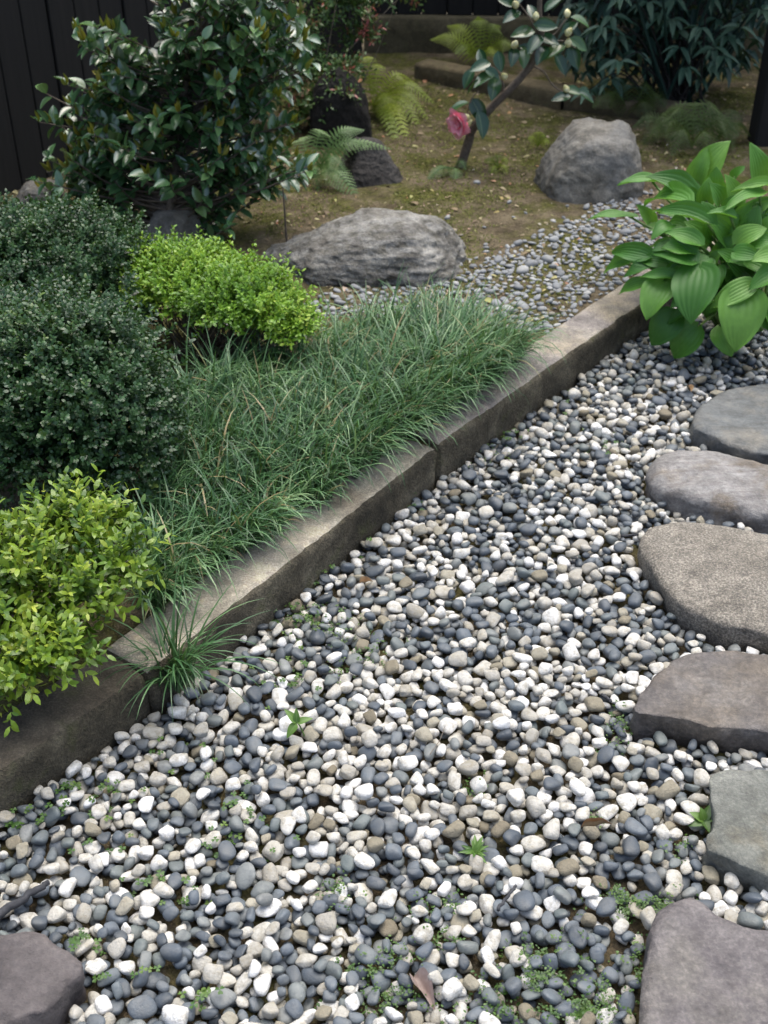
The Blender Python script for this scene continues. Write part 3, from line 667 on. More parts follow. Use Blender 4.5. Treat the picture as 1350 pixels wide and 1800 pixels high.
# ---- grass
M_grass = leaf_mat('dwarf_lilyturf', [(0, (.014, .052, .018)), (.4, (.045, .125, .042)), (.8, (.13, .255, .10)), (.93, (.25, .38, .17)), (.96, (.32, .27, .13)), (1, (.36, .26, .13))], rough=.42, transl=.2, spec=.6)
def blades(mb, B, az, ln, lean, arch, wid, rnd, seg=6):
    n = len(B); t = np.linspace(0, 1, seg+1); h = np.stack([np.cos(az), np.sin(az), np.zeros(n)], 1); side = np.stack([-np.sin(az), np.cos(az), np.zeros(n)], 1)
    th = (lean[:, None]+arch[:, None]*t[None]**1.3); step = ln[:, None]/seg
    hx = np.concatenate([np.zeros((n, 1)), np.cumsum(np.sin(th[:, :-1])*step, 1)], 1); hz = np.concatenate([np.zeros((n, 1)), np.cumsum(np.cos(th[:, :-1])*step, 1)], 1)
    c = B[:, None]+hx[..., None]*h[:, None]+hz[..., None]*np.array([0, 0, 1.])
    w = wid[:, None]*(np.minimum(1, (1-t)*2.2)**.7*np.minimum(1, .5+t*3))[None]*.5+.00012
    tw = side[:, None]*np.ones((1, seg+1, 1)); v = np.stack([c-tw*w[..., None], c+tw*w[..., None]], 2)
    v[..., 2] = np.maximum(v[..., 2], .012)
    i = np.arange(seg)*2; f = np.stack([i, i+1, i+3, i+2], 1); k = 2*(seg+1)
    mb.add(v.reshape(-1, 3), [(f[None]+(np.arange(n)*k)[:, None, None]).reshape(-1, 4)], np.repeat(rnd, k))
gp = np.array([P(u, v, .15)[:2] for u, v in [(255, 1085), (240, 1000), (262, 900), (285, 800), (320, 690), (400, 635), (490, 605), (545, 600), (620, 572), (690, 545), (790, 540), (880, 568), (920, 590), (880, 645), (810, 725), (730, 780), (640, 850), (540, 930), (440, 1010), (370, 1075)]])
mb = MB(); g = np.random.default_rng(40); tf = []
b0, b1 = gp.min(0), gp.max(0)
for it in range(12000):
    q = b0+(b1-b0)*g.random(2)
    if not inpoly(q[0], q[1], gp): continue
    if kst(np.array([*q, 0]))[1][0] < .085: continue
    if any((q[0]-a)**2+(q[1]-b)**2 < .027**2 for a, b in tf): continue
    tf.append((q[0], q[1]))
tf = np.array(tf); print('tufts', len(tf)); nb = 28
hmul = 1+.28*fbm(np.c_[tf*5, np.zeros(len(tf))], 2, 8)
B = np.repeat(tf, nb, 0)+g.normal(0, .008, (len(tf)*nb, 2))*.75; n = len(B)
s_, t_ = kst(np.c_[B, np.zeros(n)]); sway = np.repeat(fbm(np.c_[tf*6, np.zeros(len(tf))], 2, 4)*2.4, nb)
az = np.where(g.random(n) < .35, sway+g.normal(0, .7, n), g.uniform(0, 6.283, n))
edge = (t_ < .17) & (g.random(n) < .7); azf = math.atan2(-KN[1], -KN[0]); az = np.where(edge, azf+g.normal(0, .65, n), az)
B3 = np.c_[B, np.where(t_ < .118, KT, bed_z(np.c_[B, np.zeros(n)]))]
ln = np.clip(g.normal(.14, .036, n), .05, .24)*np.repeat(hmul, nb); rr = np.clip(np.repeat(.5+.28*fbm(np.c_[tf*9, np.zeros(len(tf))], 2, 6), nb)+g.normal(0, .25, n), 0, .93)
rr = np.where(g.random(n) < .045, g.uniform(.95, 1, n), rr)
blades(mb, B3, az, ln, np.abs(g.normal(.22, .2, n)), g.uniform(.6, 2.7, n), g.uniform(.0024, .0043, n), rr)
tag(mb.build('mondo_grass', M_grass), 'carpet of fine arching dark green grass filling the bed behind the kerb', 'grass', kind='stuff')
mb = MB(); n = 110; c0 = P(300, 1178, .05); B3 = np.tile(c0, (n, 1))+np.c_[g.normal(0, .012, (n, 2)), np.zeros(n)]
B3[:, 2] = .02; B3[:, :2] += -KN[:2]*.012
az = g.uniform(0, 6.283, n); az = np.where(g.random(n) < .45, azf+g.normal(0, .8, n), az)
blades(mb, B3, az, np.clip(g.normal(.18, .045, n), .07, .27), np.abs(g.normal(.25, .2, n)), g.uniform(.7, 2.3, n), g.uniform(.0026, .0042, n), np.clip(g.normal(.45, .2, n), 0, .9), seg=9)
o = mb.build('grass_tuft', M_grass); tag(o, 'loose arching grass tuft growing at the foot of the kerb joint', 'grass tuft')

# ---- hosta
M_hosta = leaf_mat('broad_ribbed_leaf', [(0, (.04, .145, .018)), (.4, (.08, .235, .03)), (.75, (.12, .30, .042)), (1, (.18, .36, .065))], src='object', rough=.47, transl=.3, tcol=(.2, .42, .03))
M_hstem = leaf_mat('pale_green_stalk', [(0, (.10, .19, .04)), (1, (.14, .24, .05))], src='object', rough=.45, transl=.1)
def hosta_leaf_mesh(i):
    g = np.random.default_rng(700+i); nl, nw = 16, 14; t = np.linspace(0, 1, nl+1); s = np.linspace(-1, 1, 2*nw+1)
    w = .5*(np.sin(np.pi*np.clip(t, 0, 1)**.62)**.66); tip = t > .86; w = np.where(tip, w*(1-.35*((t-.86)/.14)), w); w[0] = .04; w[-1] = .006
    S, T = np.meshgrid(s, t); W = w[:, None]
    x = W*S; y = T-.10*np.abs(S)**2*(1-T)**3*1.2                      # heart-shaped base
    cup = g.uniform(.15, .5); droop = g.uniform(.25, .6)
    z = cup*W*S**2 - droop*T**2.2*.55 + .08*np.sin(T*math.pi)
    z += .009*np.cos(S*math.pi*7)*np.sin(np.pi*T)**.5*(1-.3*np.abs(S)) + .035*np.sin(T*9+g.uniform(0, 6))*np.abs(S)**3*np.sign(S) + .03*np.sin(T*7+g.uniform(0, 6))*np.abs(S)**3
    v = np.stack([x, y, z], -1).reshape(-1, 3); k = 2*nw+1; a = (np.arange(nl)*k)[:, None]; b = np.arange(2*nw)[None]
    mb = MB(); mb.add(v, np.stack([a+b, a+b+1, a+k+b+1, a+k+b], -1).reshape(-1, 4), .5, np.abs(S).ravel()); return mb.mesh('leaf', M_hosta)
HM = [hosta_leaf_mesh(i) for i in range(8)]
hc = P(1295, 592, 0); hcen = hc+np.array([.02, .10, .10]); hr = np.array([.42, .37, .36])
hroot = empty('hosta', hc, 'large hosta with broad ribbed bright green leaves beside the kerb end', 'plant')
HL = [(900, 340, 1070, 60, 215), (860, 360, 925, 130, 140), (1290, 370, 1258, 85, 170), (870, 480, 580, 265, 210), (800, 470, 475, 430, 170), (590, 345, 330, 345, 120), (440, 585, 125, 565, 105),
      (960, 630, 560, 490, 140), (545, 850, 268, 800, 135), (410, 900, 210, 935, 120), (560, 905, 360, 975, 110), (545, 1035, 318, 1080, 110), (850, 880, 570, 780, 190), (890, 770, 650, 670, 130), (885, 930, 845, 1135, 300),
      (740, 1000, 475, 965, 90), (650, 1030, 567, 1168, 215), (975, 1150, 650, 1275, 125), (720, 1240, 585, 1412, 205), (870, 1330, 705, 1522, 210), (1030, 1330, 1085, 1482, 160), (1225, 1000, 1025, 800, 190), (1240, 1040, 965, 1185, 150),
      (1180, 1100, 1158, 1318, 300), (1290, 1180, 1370, 1330, 160), (1420, 960, 1240, 1040, 150), (1130, 1050, 1040, 930, 110), (1090, 760, 960, 560, 160), (1180, 760, 1280, 530, 160), (1120, 690, 1230, 480, 140), (1400, 640, 1300, 480, 170),
      (1400, 370, 1120, 375, 80), (1310, 420, 1060, 505, 100), (1120, 590, 950, 525, 90), (1110, 330, 1180, 235, 90), (930, 960, 1010, 800, 130), (700, 640, 560, 700, 120), (1400, 850, 1250, 870, 130), (830, 1130, 690, 1180, 120), (560, 640, 480, 500, 100),
      (1480, 500, 1560, 200, 210), (1500, 700, 1680, 560, 230), (1480, 900, 1700, 900, 250), (1450, 1050, 1640, 1200, 260), (1420, 1150, 1500, 1400, 250), (1500, 1000, 1420, 1180, 220), (1150, 520, 1080, 300, 130), (1020, 850, 1120, 700, 120), (1300, 760, 1400, 560, 150)]
gh = np.random.default_rng(8)
for k in range(62):
    a = gh.uniform(0, 6.28); r0 = gh.uniform(60, 330); cx, cy = 1010+1.25*r0*math.cos(a), 830+1.25*r0*math.sin(a); L_ = gh.uniform(140, 240)
    HL.append((cx, cy, cx+L_*math.cos(a+gh.normal()*.3), cy+L_*math.sin(a+gh.normal()*.3)*.8, gh.uniform(100, 170)))
for i, (bx, by, tx, ty, w) in enumerate(HL):
    g = np.random.default_rng(3000+i); k = 1/3.857; bu, bv, tu, tv = 1000+bx*k, 230+by*k, 1000+tx*k, 230+ty*k
    sh = 1.0 if i < 49 else .68+.3*((i*37) % 17)/17; tp = ell(tu, tv, hcen, hr*sh); bp = ell(bu, bv, hcen, hr*.9*sh)
    up = ty < by and abs(ty-by) > abs(tx-bx)*.7
    if up: bp = ell(bu, bv, hcen+np.array([0, .05, 0]), hr*.72); tp = V(tu, tv, bp[1]-.01)
    ax_ = tp-bp; Ln = np.linalg.norm(ax_); sc = Q(0, 0, 1); Zc = proj(bp)[0, 2]; wid = w*k/FPX*Zc*1.08
    Ln = max(Ln, wid*1.2)
    dn = nrm((bp+tp)/2-hcen); view = nrm(CAM-bp)
    nn = nrm(dn*.35+np.array([0, 0, .55])+view*(.55 if up or ty-by > 110 else .25)+.12*g.normal(size=3))
    M3 = frames(ax_[None], nn[None])[0]*np.array([wid, Ln, (wid+Ln)*.5])
    o = obj('leaf', HM[i % 8], hroot); place(o, M3, bp)
    st = MB(); foot = hc+np.array([g.normal()*.03+.02, g.normal()*.03+.06, 0]); md = foot*.45+bp*.55+np.array([0, 0, .05]); tube(st, bez([foot, md, bp+nrm(ax_)*.01], 9), np.linspace(.006, .0035, 9), 6)
    st.build('leaf_stalk', M_hstem, hroot)
sp_ = MB(); q0 = ell(1338, 452, hcen, hr*.8); tube(sp_, bez([hc+[.05, .05, 0], q0-[0, 0, .08], q0+[0, 0, .02]], 8), np.linspace(.007, .008, 8), 7); sp_.build('cut_flower_stalk', M_twig, hroot)

# ---- leaves for the two camellias and the dark-leaved shrub
CAML, CAMF, CAMM = leaf_template(6, 'oval', .28, .16)
LANL, LANF, LANM = leaf_template(6, 'lance', .2, .3)
YOUL, YOUF, YOUM = leaf_template(4, 'lance', .5, -.05)
def lm(tv, tf, mid, mat, nm='leaf'):
    b = MB(); b.add(tv, tf, .5, mid); return b.mesh(nm, mat)
CSTOP = [(0, (.03, .085, .035)), (.5, (.068, .165, .062)), (.85, (.125, .245, .09)), (1, (.19, .32, .11))]
M_camo = leaf_mat('glossy_leaf_obj', CSTOP, 'object', .27, .18, midcol=(.16, .25, .10), spec=1.0, coat=.6)
M_cama = leaf_mat('glossy_leaf_mass', CSTOP, 'attr', .27, .18, midcol=(.16, .25, .10), spec=1.0, coat=.6)
M_youa = leaf_mat('young_leaf', [(0, (.12, .15, .02)), (.5, (.24, .25, .035)), (1, (.30, .24, .04))], 'attr', .35, .3, tcol=(.3, .35, .03))
caml = lm(CAML, CAMF, CAMM, M_camo)
g = np.random.default_rng(77)
CB = P(300, 425, BED); CY = CB[1]
broot = empty('camellia_bush', CB, 'glossy dark evergreen bush with upright yellow-green new shoots before the fence', 'bush')
# branch tips: chosen through the crown's volume; depth about the stem
lob = [((290, 270), (215, 120), .24, 100), ((330, 110), (230, 110), .24, 90), ((360, -70), (230, 110), .24, 40), ((180, 250), (110, 90), .16, 34), ((130, 290), (70, 40), .1, 12), ((480, 290), (85, 40), .12, 26), ((450, 70), (120, 90), .16, 34), ((440, 200), (90, 60), .14, 18), ((240, 140), (110, 60), .16, 20), ((350, 380), (70, 35), .1, 8)]
tips = []
for (cu, cv), (ru, rv), rd, n in lob:
    for k in range(n):
        d = nrm(g.normal(size=3))*g.random()**.33; tips.append((cu+d[0]*ru, cv+d[1]*rv, CY+.10+d[2]*rd))
tips += [(62, 318, CY-.02), (75, 330, CY), (72, 160, CY+.1), (70, 215, CY+.1), (550, 290, CY-.05), (540, 300, CY-.08), (410, 395, CY-.1), (150, 85, CY), (120, 150, CY)]
wood = MB(); trunk_top = V(315, 250, CY+.1); tr = bez([CB, V(300, 360, CY+.03), trunk_top, V(335, 60, CY+.12), V(350, -150, CY+.14)], 24)
tube(wood, tr, np.linspace(.016, .006, 24), 8)
leaves = []; young = []
for (u, v, Y) in tips:
    tip = V(u, v, Y)
    j = tr[int(np.clip(np.argmin(np.abs(tr[:, 2]-(tip[2]-.12))), 1, 22))]; out = tip-j; md = j+out*.5+np.array([0, 0, -.02])+g.normal(0, .015, 3)
    cv_ = bez([j, md, tip], 10); tube(wood, cv_, np.linspace(.0042, .0016, 10), 5)
    dirn = nrm(cv_[-1]-cv_[-3]+[0, 0, .01]); nl_ = g.integers(6, 11)
    for k in range(nl_):
        f = 1-.052*k*g.uniform(.7, 1.3); i0 = max(0, min(8, int(f*9))); pos = cv_[i0]+(cv_[i0+1]-cv_[i0])*(f*9-i0) if f < 1 else cv_[-1]
        a = k*2.4+g.normal(0, .4); F = frames(dirn[None], np.array([[0, 0, 1.]]))[0]; side = F[:, 0]*math.cos(a)+F[:, 2]*math.sin(a)
        view = nrm(CAM-pos)
        ld = nrm(dirn*.55+side*.9+np.array([0, 0, -.15])+.25*view); nn = nrm(np.array([0, .25, .85])+.45*side*-.3+view*.4+.28*g.normal(size=3)); L_ = g.uniform(.04, .062)
        leaves.append((frames(ld[None], nn[None])[0]*np.array([L_*.52, L_, L_]), pos))
    if g.random() < .7:
        for k in range(g.integers(2, 5)):
            ld = nrm(np.array([0, 0, .8])+dirn*.5+.3*g.normal(size=3)); L_ = g.uniform(.024, .045); young.append((frames(ld[None], nrm(g.normal(size=(1, 3))))[0]*np.array([L_*.28, L_, L_]), tip+dirn*.004))
wood.build('trunk', M_bark, broot)
cen = np.array([l[1] for l in leaves]); pj = proj(cen); vis_ = (pj[:, 0] > 0) & (pj[:, 0] < 1350) & (pj[:, 1] > 0)
order = np.argsort(pj[:, 2]+np.where(vis_, 0, 100)); mass = MB()
for r_, q in enumerate(order):
    M3, pos = leaves[q]
    if r_ < 300: place(obj('leaf', caml, broot), M3, pos)
    else: batch(mass, CAML, [CAMF], M3[None], pos[None], g.random(1), CAMM)
tag(mass.build('foliage', M_cama, broot), kind='stuff')
ym = MB()
for M3, pos in young: batch(ym, YOUL, [YOUF], M3[None], pos[None], g.random(1), YOUM)
tag(ym.build('new_shoots', M_youa, broot), 'upright yellow-green new shoots', kind='stuff')
print('camellia leaves', len(leaves), 'young', len(young))

# ---- flowering camellia tree
TB = P(806, 292, BED); TY = TB[1]
troot = empty('camellia_tree', TB, 'small leaning flowering tree with pale buds and one pink bloom', 'tree')
tk = MB(); trk = bez([TB-[0, 0, .03], V(822, 255, TY), V(832, 225, TY), V(868, 185, TY), V(905, 148, TY), V(935, 110, TY), V(952, 60, TY), V(948, 20, TY), V(954, -60, TY), V(975, -150, TY)], 40)
tube(tk, trk, np.interp(np.linspace(0, 1, 40), [0, .25, .6, .75, 1], [.018, .0150, .0125, .0095, .005]), 9); tk.build('trunk', M_bark, troot)
def twig(pxs, r0=.0035, r1=.002, dy=0):
    t_ = MB(); tube(t_, bez([V(u, v, TY+dy*i) for i, (u, v) in enumerate(pxs)], 12), np.linspace(r0, r1, 12), 6); t_.build('branch', M_twig, troot)
for q in [[(932, 115), (955, 125), (970, 148), (990, 162), (1012, 165)], [(952, 70), (975, 60), (990, 40), (1000, 28)], [(945, 60), (930, 30), (915, 10), (900, -10)], [(880, 175), (885, 150), (875, 125), (855, 112)], [(835, 222), (822, 200), (830, 172), (842, 160)], [(822, 205), (815, 200), (808, 208)], [(955, 40), (945, 30), (942, 20)], [(955, 75), (990, 72), (1012, 85)]]: twig(q)
camT = lm(CAML, CAMF, CAMM, leaf_mat('glossy_leaf_tree', [(0, (.014, .048, .022)), (.6, (.03, .085, .035)), (1, (.07, .15, .04))], 'object', .2, .15, midcol=(.14, .22, .08), spec=.7))
# u, v of leaf middle, tip direction in the picture (degrees, 0 = right, 90 = down), length px, facing
TL = [(900, 30, 150, 36, 1), (957, 46, 10, 40, 1), (920, 60, 170, 42, 1), (940, 78, 130, 40, 1), (902, 100, 100, 34, 1), (921, 102, 95, 36, 1), (952, 97, 120, 38, 1), (976, 92, 150, 44, 1), (1010, 98, 75, 40, 0), (1020, 36, 20, 36, 0), (962, 72, 20, 40, 1), (1016, 76, 30, 36, 0),
      (845, 118, 160, 38, 1), (853, 140, 150, 46, 1), (868, 155, 100, 42, 1), (824, 136, 120, 34, 0), (878, 106, 80, 34, 0), (847, 100, 250, 32, 0), (807, 187, 160, 38, 0), (840, 192, 60, 46, 0), (846, 216, 75, 46, 0), (987, 173, 170, 34, 1), (1007, 161, 20, 30, 1), (1030, 169, 25, 32, 0),
      (935, 20, 250, 30, 0), (890, 5, 200, 30, 1), (915, -10, 280, 34, 0), (970, 10, 320, 34, 1), (985, 110, 60, 36, 0), (930, 88, 200, 34, 1), (865, 128, 30, 30, 0), (832, 150, 140, 34, 0), (1000, 50, 330, 30, 1), (905, -40, 200, 36, 1), (985, -45, 340, 36, 1), (950, -70, 270, 36, 1)]
g = np.random.default_rng(12)
for u, v, a, L_, fc in TL:
    a = math.radians(a); b0_ = V(u-math.cos(a)*L_*.5, v-math.sin(a)*L_*.5, TY+g.uniform(-.03, .03)); Zc = proj(b0_)[0, 2]; ln_ = L_/FPX*Zc*1.08
    ld = nrm(RT*math.cos(a)-UPV*math.sin(a)*1.0+(FW*-.25 if fc else FW*.1)); nn = nrm(np.array([0, 0, .7])+nrm(CAM-b0_)*(.75 if fc else .4)+.25*g.normal(size=3))
    place(obj('leaf', camT, troot), frames(ld[None], nn[None])[0]*np.array([ln_*.56, ln_, ln_]), b0_)
M_bud, nt, bs, out = new_mat('cream_bud'); nt.links.new(ramp(nt, noise(nt, 80, 3), [(.35, (.42, .40, .14)), (.65, (.72, .68, .42))]), bs.inputs['Base Color']); bs.inputs['Roughness'].default_value = .5
d_, f_ = CSN[6]; bdv = d_.copy(); bdv[:, 2] *= 1.35; bdv[:, :2] *= (1-.28*np.maximum(0, bdv[:, 2:3]))*(1+.05*np.cos(3*np.arctan2(d_[:, 1:2], d_[:, 0:1]))); bb_ = MB(); bb_.add(bdv, f_); budm = bb_.mesh('bud', M_bud)
for u, v, s in [(997, 23, .0115), (1000, 56, .012), (999, 75, .012), (905, 78, .0125), (886, 134, .0125), (995, 156, .011), (942, 28, .011), (906, 8, .012)]:
    o = obj('bud', budm, troot); pt = V(u, v, TY-.02); place(o, rot(g.uniform(0, 6), g.normal()*.5, g.normal()*.5)*s, pt)
M_pet, nt, bs, out = new_mat('pink_petal'); midn = N(nt, 'Attribute', attribute_name='rnd').outputs['Fac']
nt.links.new(ramp(nt, midn, [(0, (.88, .10, .20)), (.5, (.95, .26, .36)), (1, (.97, .55, .60))]), bs.inputs['Base Color']); bs.inputs['Roughness'].default_value = .55; bs.inputs['Subsurface Weight'].default_value = .1; bs.inputs['Subsurface Radius'].default_value = (.01, .004, .004)
fl_c = V(816, 213, TY-.04); fdir = nrm(np.array([-.6, -.55, -.1])); Ff = frames(fdir[None], np.array([[0, 0, 1.]]))[0]
flower = empty('bloom', (0, 0, 0), None, None); flower.parent = troot; flower.matrix_parent_inverse = Matrix.Translation(-Vector(troot.location))
for k in range(16):
    ring = 0 if k < 6 else (1 if k < 12 else 2); a = k*2.4; nl, nw = 7, 4; t = np.linspace(0, 1, nl+1); s = np.linspace(-1, 1, 2*nw+1); S, T = np.meshgrid(s, t)
    R_ = (.064, .054, .039)[ring]; op = (1.15, .75, .3)[ring]; W = .5*np.sin(np.pi*np.clip(T*.93+.05, 0, 1)**.8)**.6*R_*1.15
    along = R_*T*np.cos(op*T**.7)+.004; outw = R_*T*np.sin(op*T**.7)
    ca, sa = math.cos(a), math.sin(a); rad_ = Ff[:, 0]*ca+Ff[:, 2]*sa; tan_ = -Ff[:, 0]*sa+Ff[:, 2]*ca
    wav = .004*np.sin(S*5+k)*T
    v = fl_c+along[..., None]*fdir+(outw+wav-.25*W*S**2)[..., None]*rad_+(W*S)[..., None]*tan_
    i0 = (np.arange(nl)*(2*nw+1))[:, None]; j0 = np.arange(2*nw)[None]; kk = 2*nw+1
    pm = MB(); pm.add(v.reshape(-1, 3), np.stack([i0+j0, i0+j0+1, i0+kk+j0+1, i0+kk+j0], -1).reshape(-1, 4), np.clip(T*.8+.1*np.sin(k), 0, 1).ravel()); o = pm.build('petal', M_pet); o.parent = flower
for u, v in [(812, 208), (820, 206), (824, 216)]:
    o = obj('sepal', budm); o.parent = flower; place(o, rot(g.uniform(0, 6), .8, .3)*.011, V(u, v, TY-.04))

# ---- dark-leaved shrub, top right
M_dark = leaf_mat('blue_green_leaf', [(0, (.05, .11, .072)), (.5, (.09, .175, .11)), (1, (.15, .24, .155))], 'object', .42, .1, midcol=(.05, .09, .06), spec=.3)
M_dstem = bark_mat('dark_stem_bark', (.012, .010, .008), (.035, .03, .025)); lanm = lm(LANL, LANF, LANM, M_dark); DB = P(1190, 205, BED); DY = DB[1]+.12
droot = empty('dark_leaved_shrub', (DB[0], DY, BED), 'shrub with whorls of drooping narrow blue-green leaves behind the tall boulder', 'shrub')
g = np.random.default_rng(21); wd_ = MB(); whorls = [(1045, 70), (1075, 40), (1105, 75), (1055, 118), (1090, 120), (1075, 150), (1120, 105), (1130, 130), (1150, 50), (1170, 85), (1205, 30), (1190, 65), (1230, 60), (1255, 95), (1240, 125), (1275, 75), (1215, 105), (1260, 45), (1285, 30), (1140, 15), (1090, 5), (1035, 20), (1050, 165), (1185, 10), (1250, 10), (1265, 130), (1025, 140), (1290, 90), (1160, 35), (1110, 40),
          (1040, 95), (1070, 95), (1100, 150), (1035, 170), (1115, 165), (1150, 100), (1160, 130), (1195, 95), (1205, 130), (1225, 85), (1180, 45), (1130, 60), (1245, 75), (1270, 110), (1060, 60), (1085, 75), (1300, 60), (1230, 150), (1060, -40), (1120, -60), (1180, -40), (1240, -60), (1300, -30), (1210, -110), (1140, -130), (1340, 30), (1350, -40)]
for (u, v) in whorls:
    Y = DY+g.uniform(-.16, .12); tip = V(u, v-12, Y); ft = np.array([DB[0]+g.normal()*.05, DY+g.normal()*.04, BED]); tube(wd_, bez([ft, ft*.4+tip*.6+[0, 0, .1], tip], 10), np.linspace(.0045, .0016, 10), 5)
    a0 = g.uniform(0, 6.28)
    for k in range(g.integers(5, 7)):
        a = a0+k*2*math.pi/7+g.normal(0, .2); hd = np.array([math.cos(a), math.sin(a), 0]); ld = nrm(hd+np.array([0, 0, -.42+g.normal()*.25])+.35*nrm(CAM-tip)); nn = nrm(hd*.3+np.array([0, 0, .8])+.35*nrm(CAM-tip)+.15*g.normal(size=3)); L_ = g.uniform(.065, .095)
        place(obj('leaf', lanm, droot), frames(ld[None], nn[None])[0]*np.array([L_*.3, L_, L_]), tip+hd*.004)
crown = MB(); ncr = 1500; cc = np.array([DB[0]+.12, DY-.02, 1.12]); dd = nrm(g.normal(size=(ncr, 3)))*(g.random(ncr)**.4)[:, None]; pos = cc+dd*[.75, .55, .42]  # unseen upper crown, added above the view to shade the bed below
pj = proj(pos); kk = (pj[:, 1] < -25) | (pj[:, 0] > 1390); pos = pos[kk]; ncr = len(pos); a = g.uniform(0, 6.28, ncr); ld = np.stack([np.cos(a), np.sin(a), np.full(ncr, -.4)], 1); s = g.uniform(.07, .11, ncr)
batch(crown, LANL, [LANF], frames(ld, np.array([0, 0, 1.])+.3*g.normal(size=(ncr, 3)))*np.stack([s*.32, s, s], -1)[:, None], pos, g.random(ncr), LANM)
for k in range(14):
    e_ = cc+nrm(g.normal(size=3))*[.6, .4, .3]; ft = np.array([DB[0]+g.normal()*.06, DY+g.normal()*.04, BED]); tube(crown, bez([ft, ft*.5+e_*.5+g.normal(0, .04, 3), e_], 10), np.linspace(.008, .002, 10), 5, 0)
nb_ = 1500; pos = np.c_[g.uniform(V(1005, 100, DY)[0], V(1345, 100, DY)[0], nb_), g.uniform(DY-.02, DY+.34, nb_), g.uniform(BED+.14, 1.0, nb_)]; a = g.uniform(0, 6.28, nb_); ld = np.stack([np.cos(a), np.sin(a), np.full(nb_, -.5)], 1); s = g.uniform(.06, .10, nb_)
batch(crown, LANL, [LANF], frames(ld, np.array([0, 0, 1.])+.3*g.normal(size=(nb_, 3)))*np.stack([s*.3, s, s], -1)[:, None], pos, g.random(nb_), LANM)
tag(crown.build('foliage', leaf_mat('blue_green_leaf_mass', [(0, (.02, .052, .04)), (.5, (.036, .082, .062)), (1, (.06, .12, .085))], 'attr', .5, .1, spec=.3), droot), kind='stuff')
wd_.build('stems', M_dstem, droot)

# ---- ferns
def fern_mat(nm, a, b, c): return leaf_mat(nm, [(0, a), (.5, b), (1, c)], 'object', .5, .3, tcol=(.25, .35, .03))
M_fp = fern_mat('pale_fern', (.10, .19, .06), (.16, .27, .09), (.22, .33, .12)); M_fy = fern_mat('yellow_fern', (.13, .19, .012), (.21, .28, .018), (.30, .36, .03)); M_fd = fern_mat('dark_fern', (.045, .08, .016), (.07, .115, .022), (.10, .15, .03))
def frond(mat, base, tip, wid, parent, arch=.06, np_=16, roll=0.0, drop=.0):
    base, tip = np.asarray(base), np.asarray(tip); ch = tip-base; L = np.linalg.norm(ch)
    mid_ = (base+tip)/2+np.array([0, 0, arch]); c = bez([base, mid_, tip-np.array([0, 0, drop])], np_+6); T = nrm(np.gradient(c, axis=0))
    upv = np.array([0, 0, 1.])+roll*np.array([0, -1, 0]); S = nrm(np.cross(T, upv)); Nn = np.cross(S, T)
    mb = MB(); tube(mb, c, np.linspace(.0022, .0006, len(c)), 5)
    g = np.random.default_rng(int(abs(base[0]*1e4)+abs(tip[0]*1e5)) % 99991)
    for i in range(3, len(c)-1):
        t = i/(len(c)-1); w = wid*.5*(math.sin(math.pi*min(1, (t*.92+.08))**.75))**.9*(1.08-.25*t)
        if w < .003: continue
        for sg in (-1, 1):
            pd = nrm(S[i]*sg+T[i]*.45-np.array([0, 0, .22])); npn = max(3, int(w/.0055)); k = np.arange(npn); tt = (k+.5)/npn
            pos = c[i]+pd*(w*tt)[:, None]+np.array([0, 0, -1])*(w*.18*tt**2)[:, None]; pl = .46*L/len(c)*(1.15-.8*tt)
            for s2 in (-1, 1):
                q = nrm(np.cross(pd, Nn[i]))*s2; ld = nrm(q[None]+pd[None]*.5+g.normal(0, .08, (npn, 3)))
                M = frames(ld, np.tile(Nn[i], (npn, 1))+g.normal(0, .15, (npn, 3)))*np.stack([np.full(npn, w/npn*1.05), pl, pl], -1)[:, None, :]
                batch(mb, np.array([(-.5, 0, 0), (.5, 0, 0), (.36, .7, 0), (0, 1, 0), (-.36, .7, 0)]), [np.array([[0, 1, 2, 3, 4]])], M, pos, .5)
    mb.build('frond', mat, parent, smooth=False)
def fern(label, base, fr, mat, wid, arch=.05, roll=.5):
    root = empty('fern', base, label, 'fern', None)
    for q in fr:
        u, v, Y = q[:3]; frond(mat, base+np.array([0, 0, .01]), V(u, v, Y), q[3] if len(q) > 3 else wid, root, arch, roll=roll)
    return root
b = P(548, 318, BED); Y = b[1]
fern('pale green fern at the tip of the glossy bush', b, [(642, 228, Y+.06), (652, 258, Y+.02), (690, 262, Y+.04, .08), (637, 362, Y-.16, .12), (606, 345, Y-.12), (612, 310, Y-.08), (575, 232, Y+.08), (560, 345, Y-.1, .08), (520, 250, Y+.1)], M_fp, .10, .07)
b = P(655, 190, BED); Y = b[1]
fern('sprawling yellow-green fern beside the tall dark rock', b, [(765, 182, Y-.08), (755, 212, Y-.16), (722, 262, Y-.42), (705, 285, Y-.5, .09), (640, 100, Y+.15, .09), (735, 150, Y+.1), (690, 215, Y-.25), (672, 120, Y+.2, .08), (745, 235, Y-.25)], M_fy, .12, .08)
b = P(845, 118, BED); Y = b[1]
fern('yellow-green fern against the low concrete wall', b, [(755, 70, Y+.0), (785, 45, Y+.08), (880, 45, Y+.05), (840, 28, Y+.1), (905, 85, Y-.05), (800, 95, Y-.1), (870, 100, Y-.15)], M_fy, .12, .06, .7)
b = P(798, 300, BED); Y = b[1]-.02
fern('two small fern fronds at the foot of the flowering tree', b, [(742, 330, Y-.07), (803, 334, Y-.09), (820, 300, Y-.02, .05)], M_fy if False else M_fp, .062, .03)
b = P(1180, 250, BED); Y = b[1]
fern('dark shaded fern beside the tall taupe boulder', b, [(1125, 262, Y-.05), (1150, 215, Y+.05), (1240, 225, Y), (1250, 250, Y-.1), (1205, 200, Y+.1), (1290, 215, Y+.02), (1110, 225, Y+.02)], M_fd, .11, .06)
b = P(1255, 255, BED); Y = b[1]
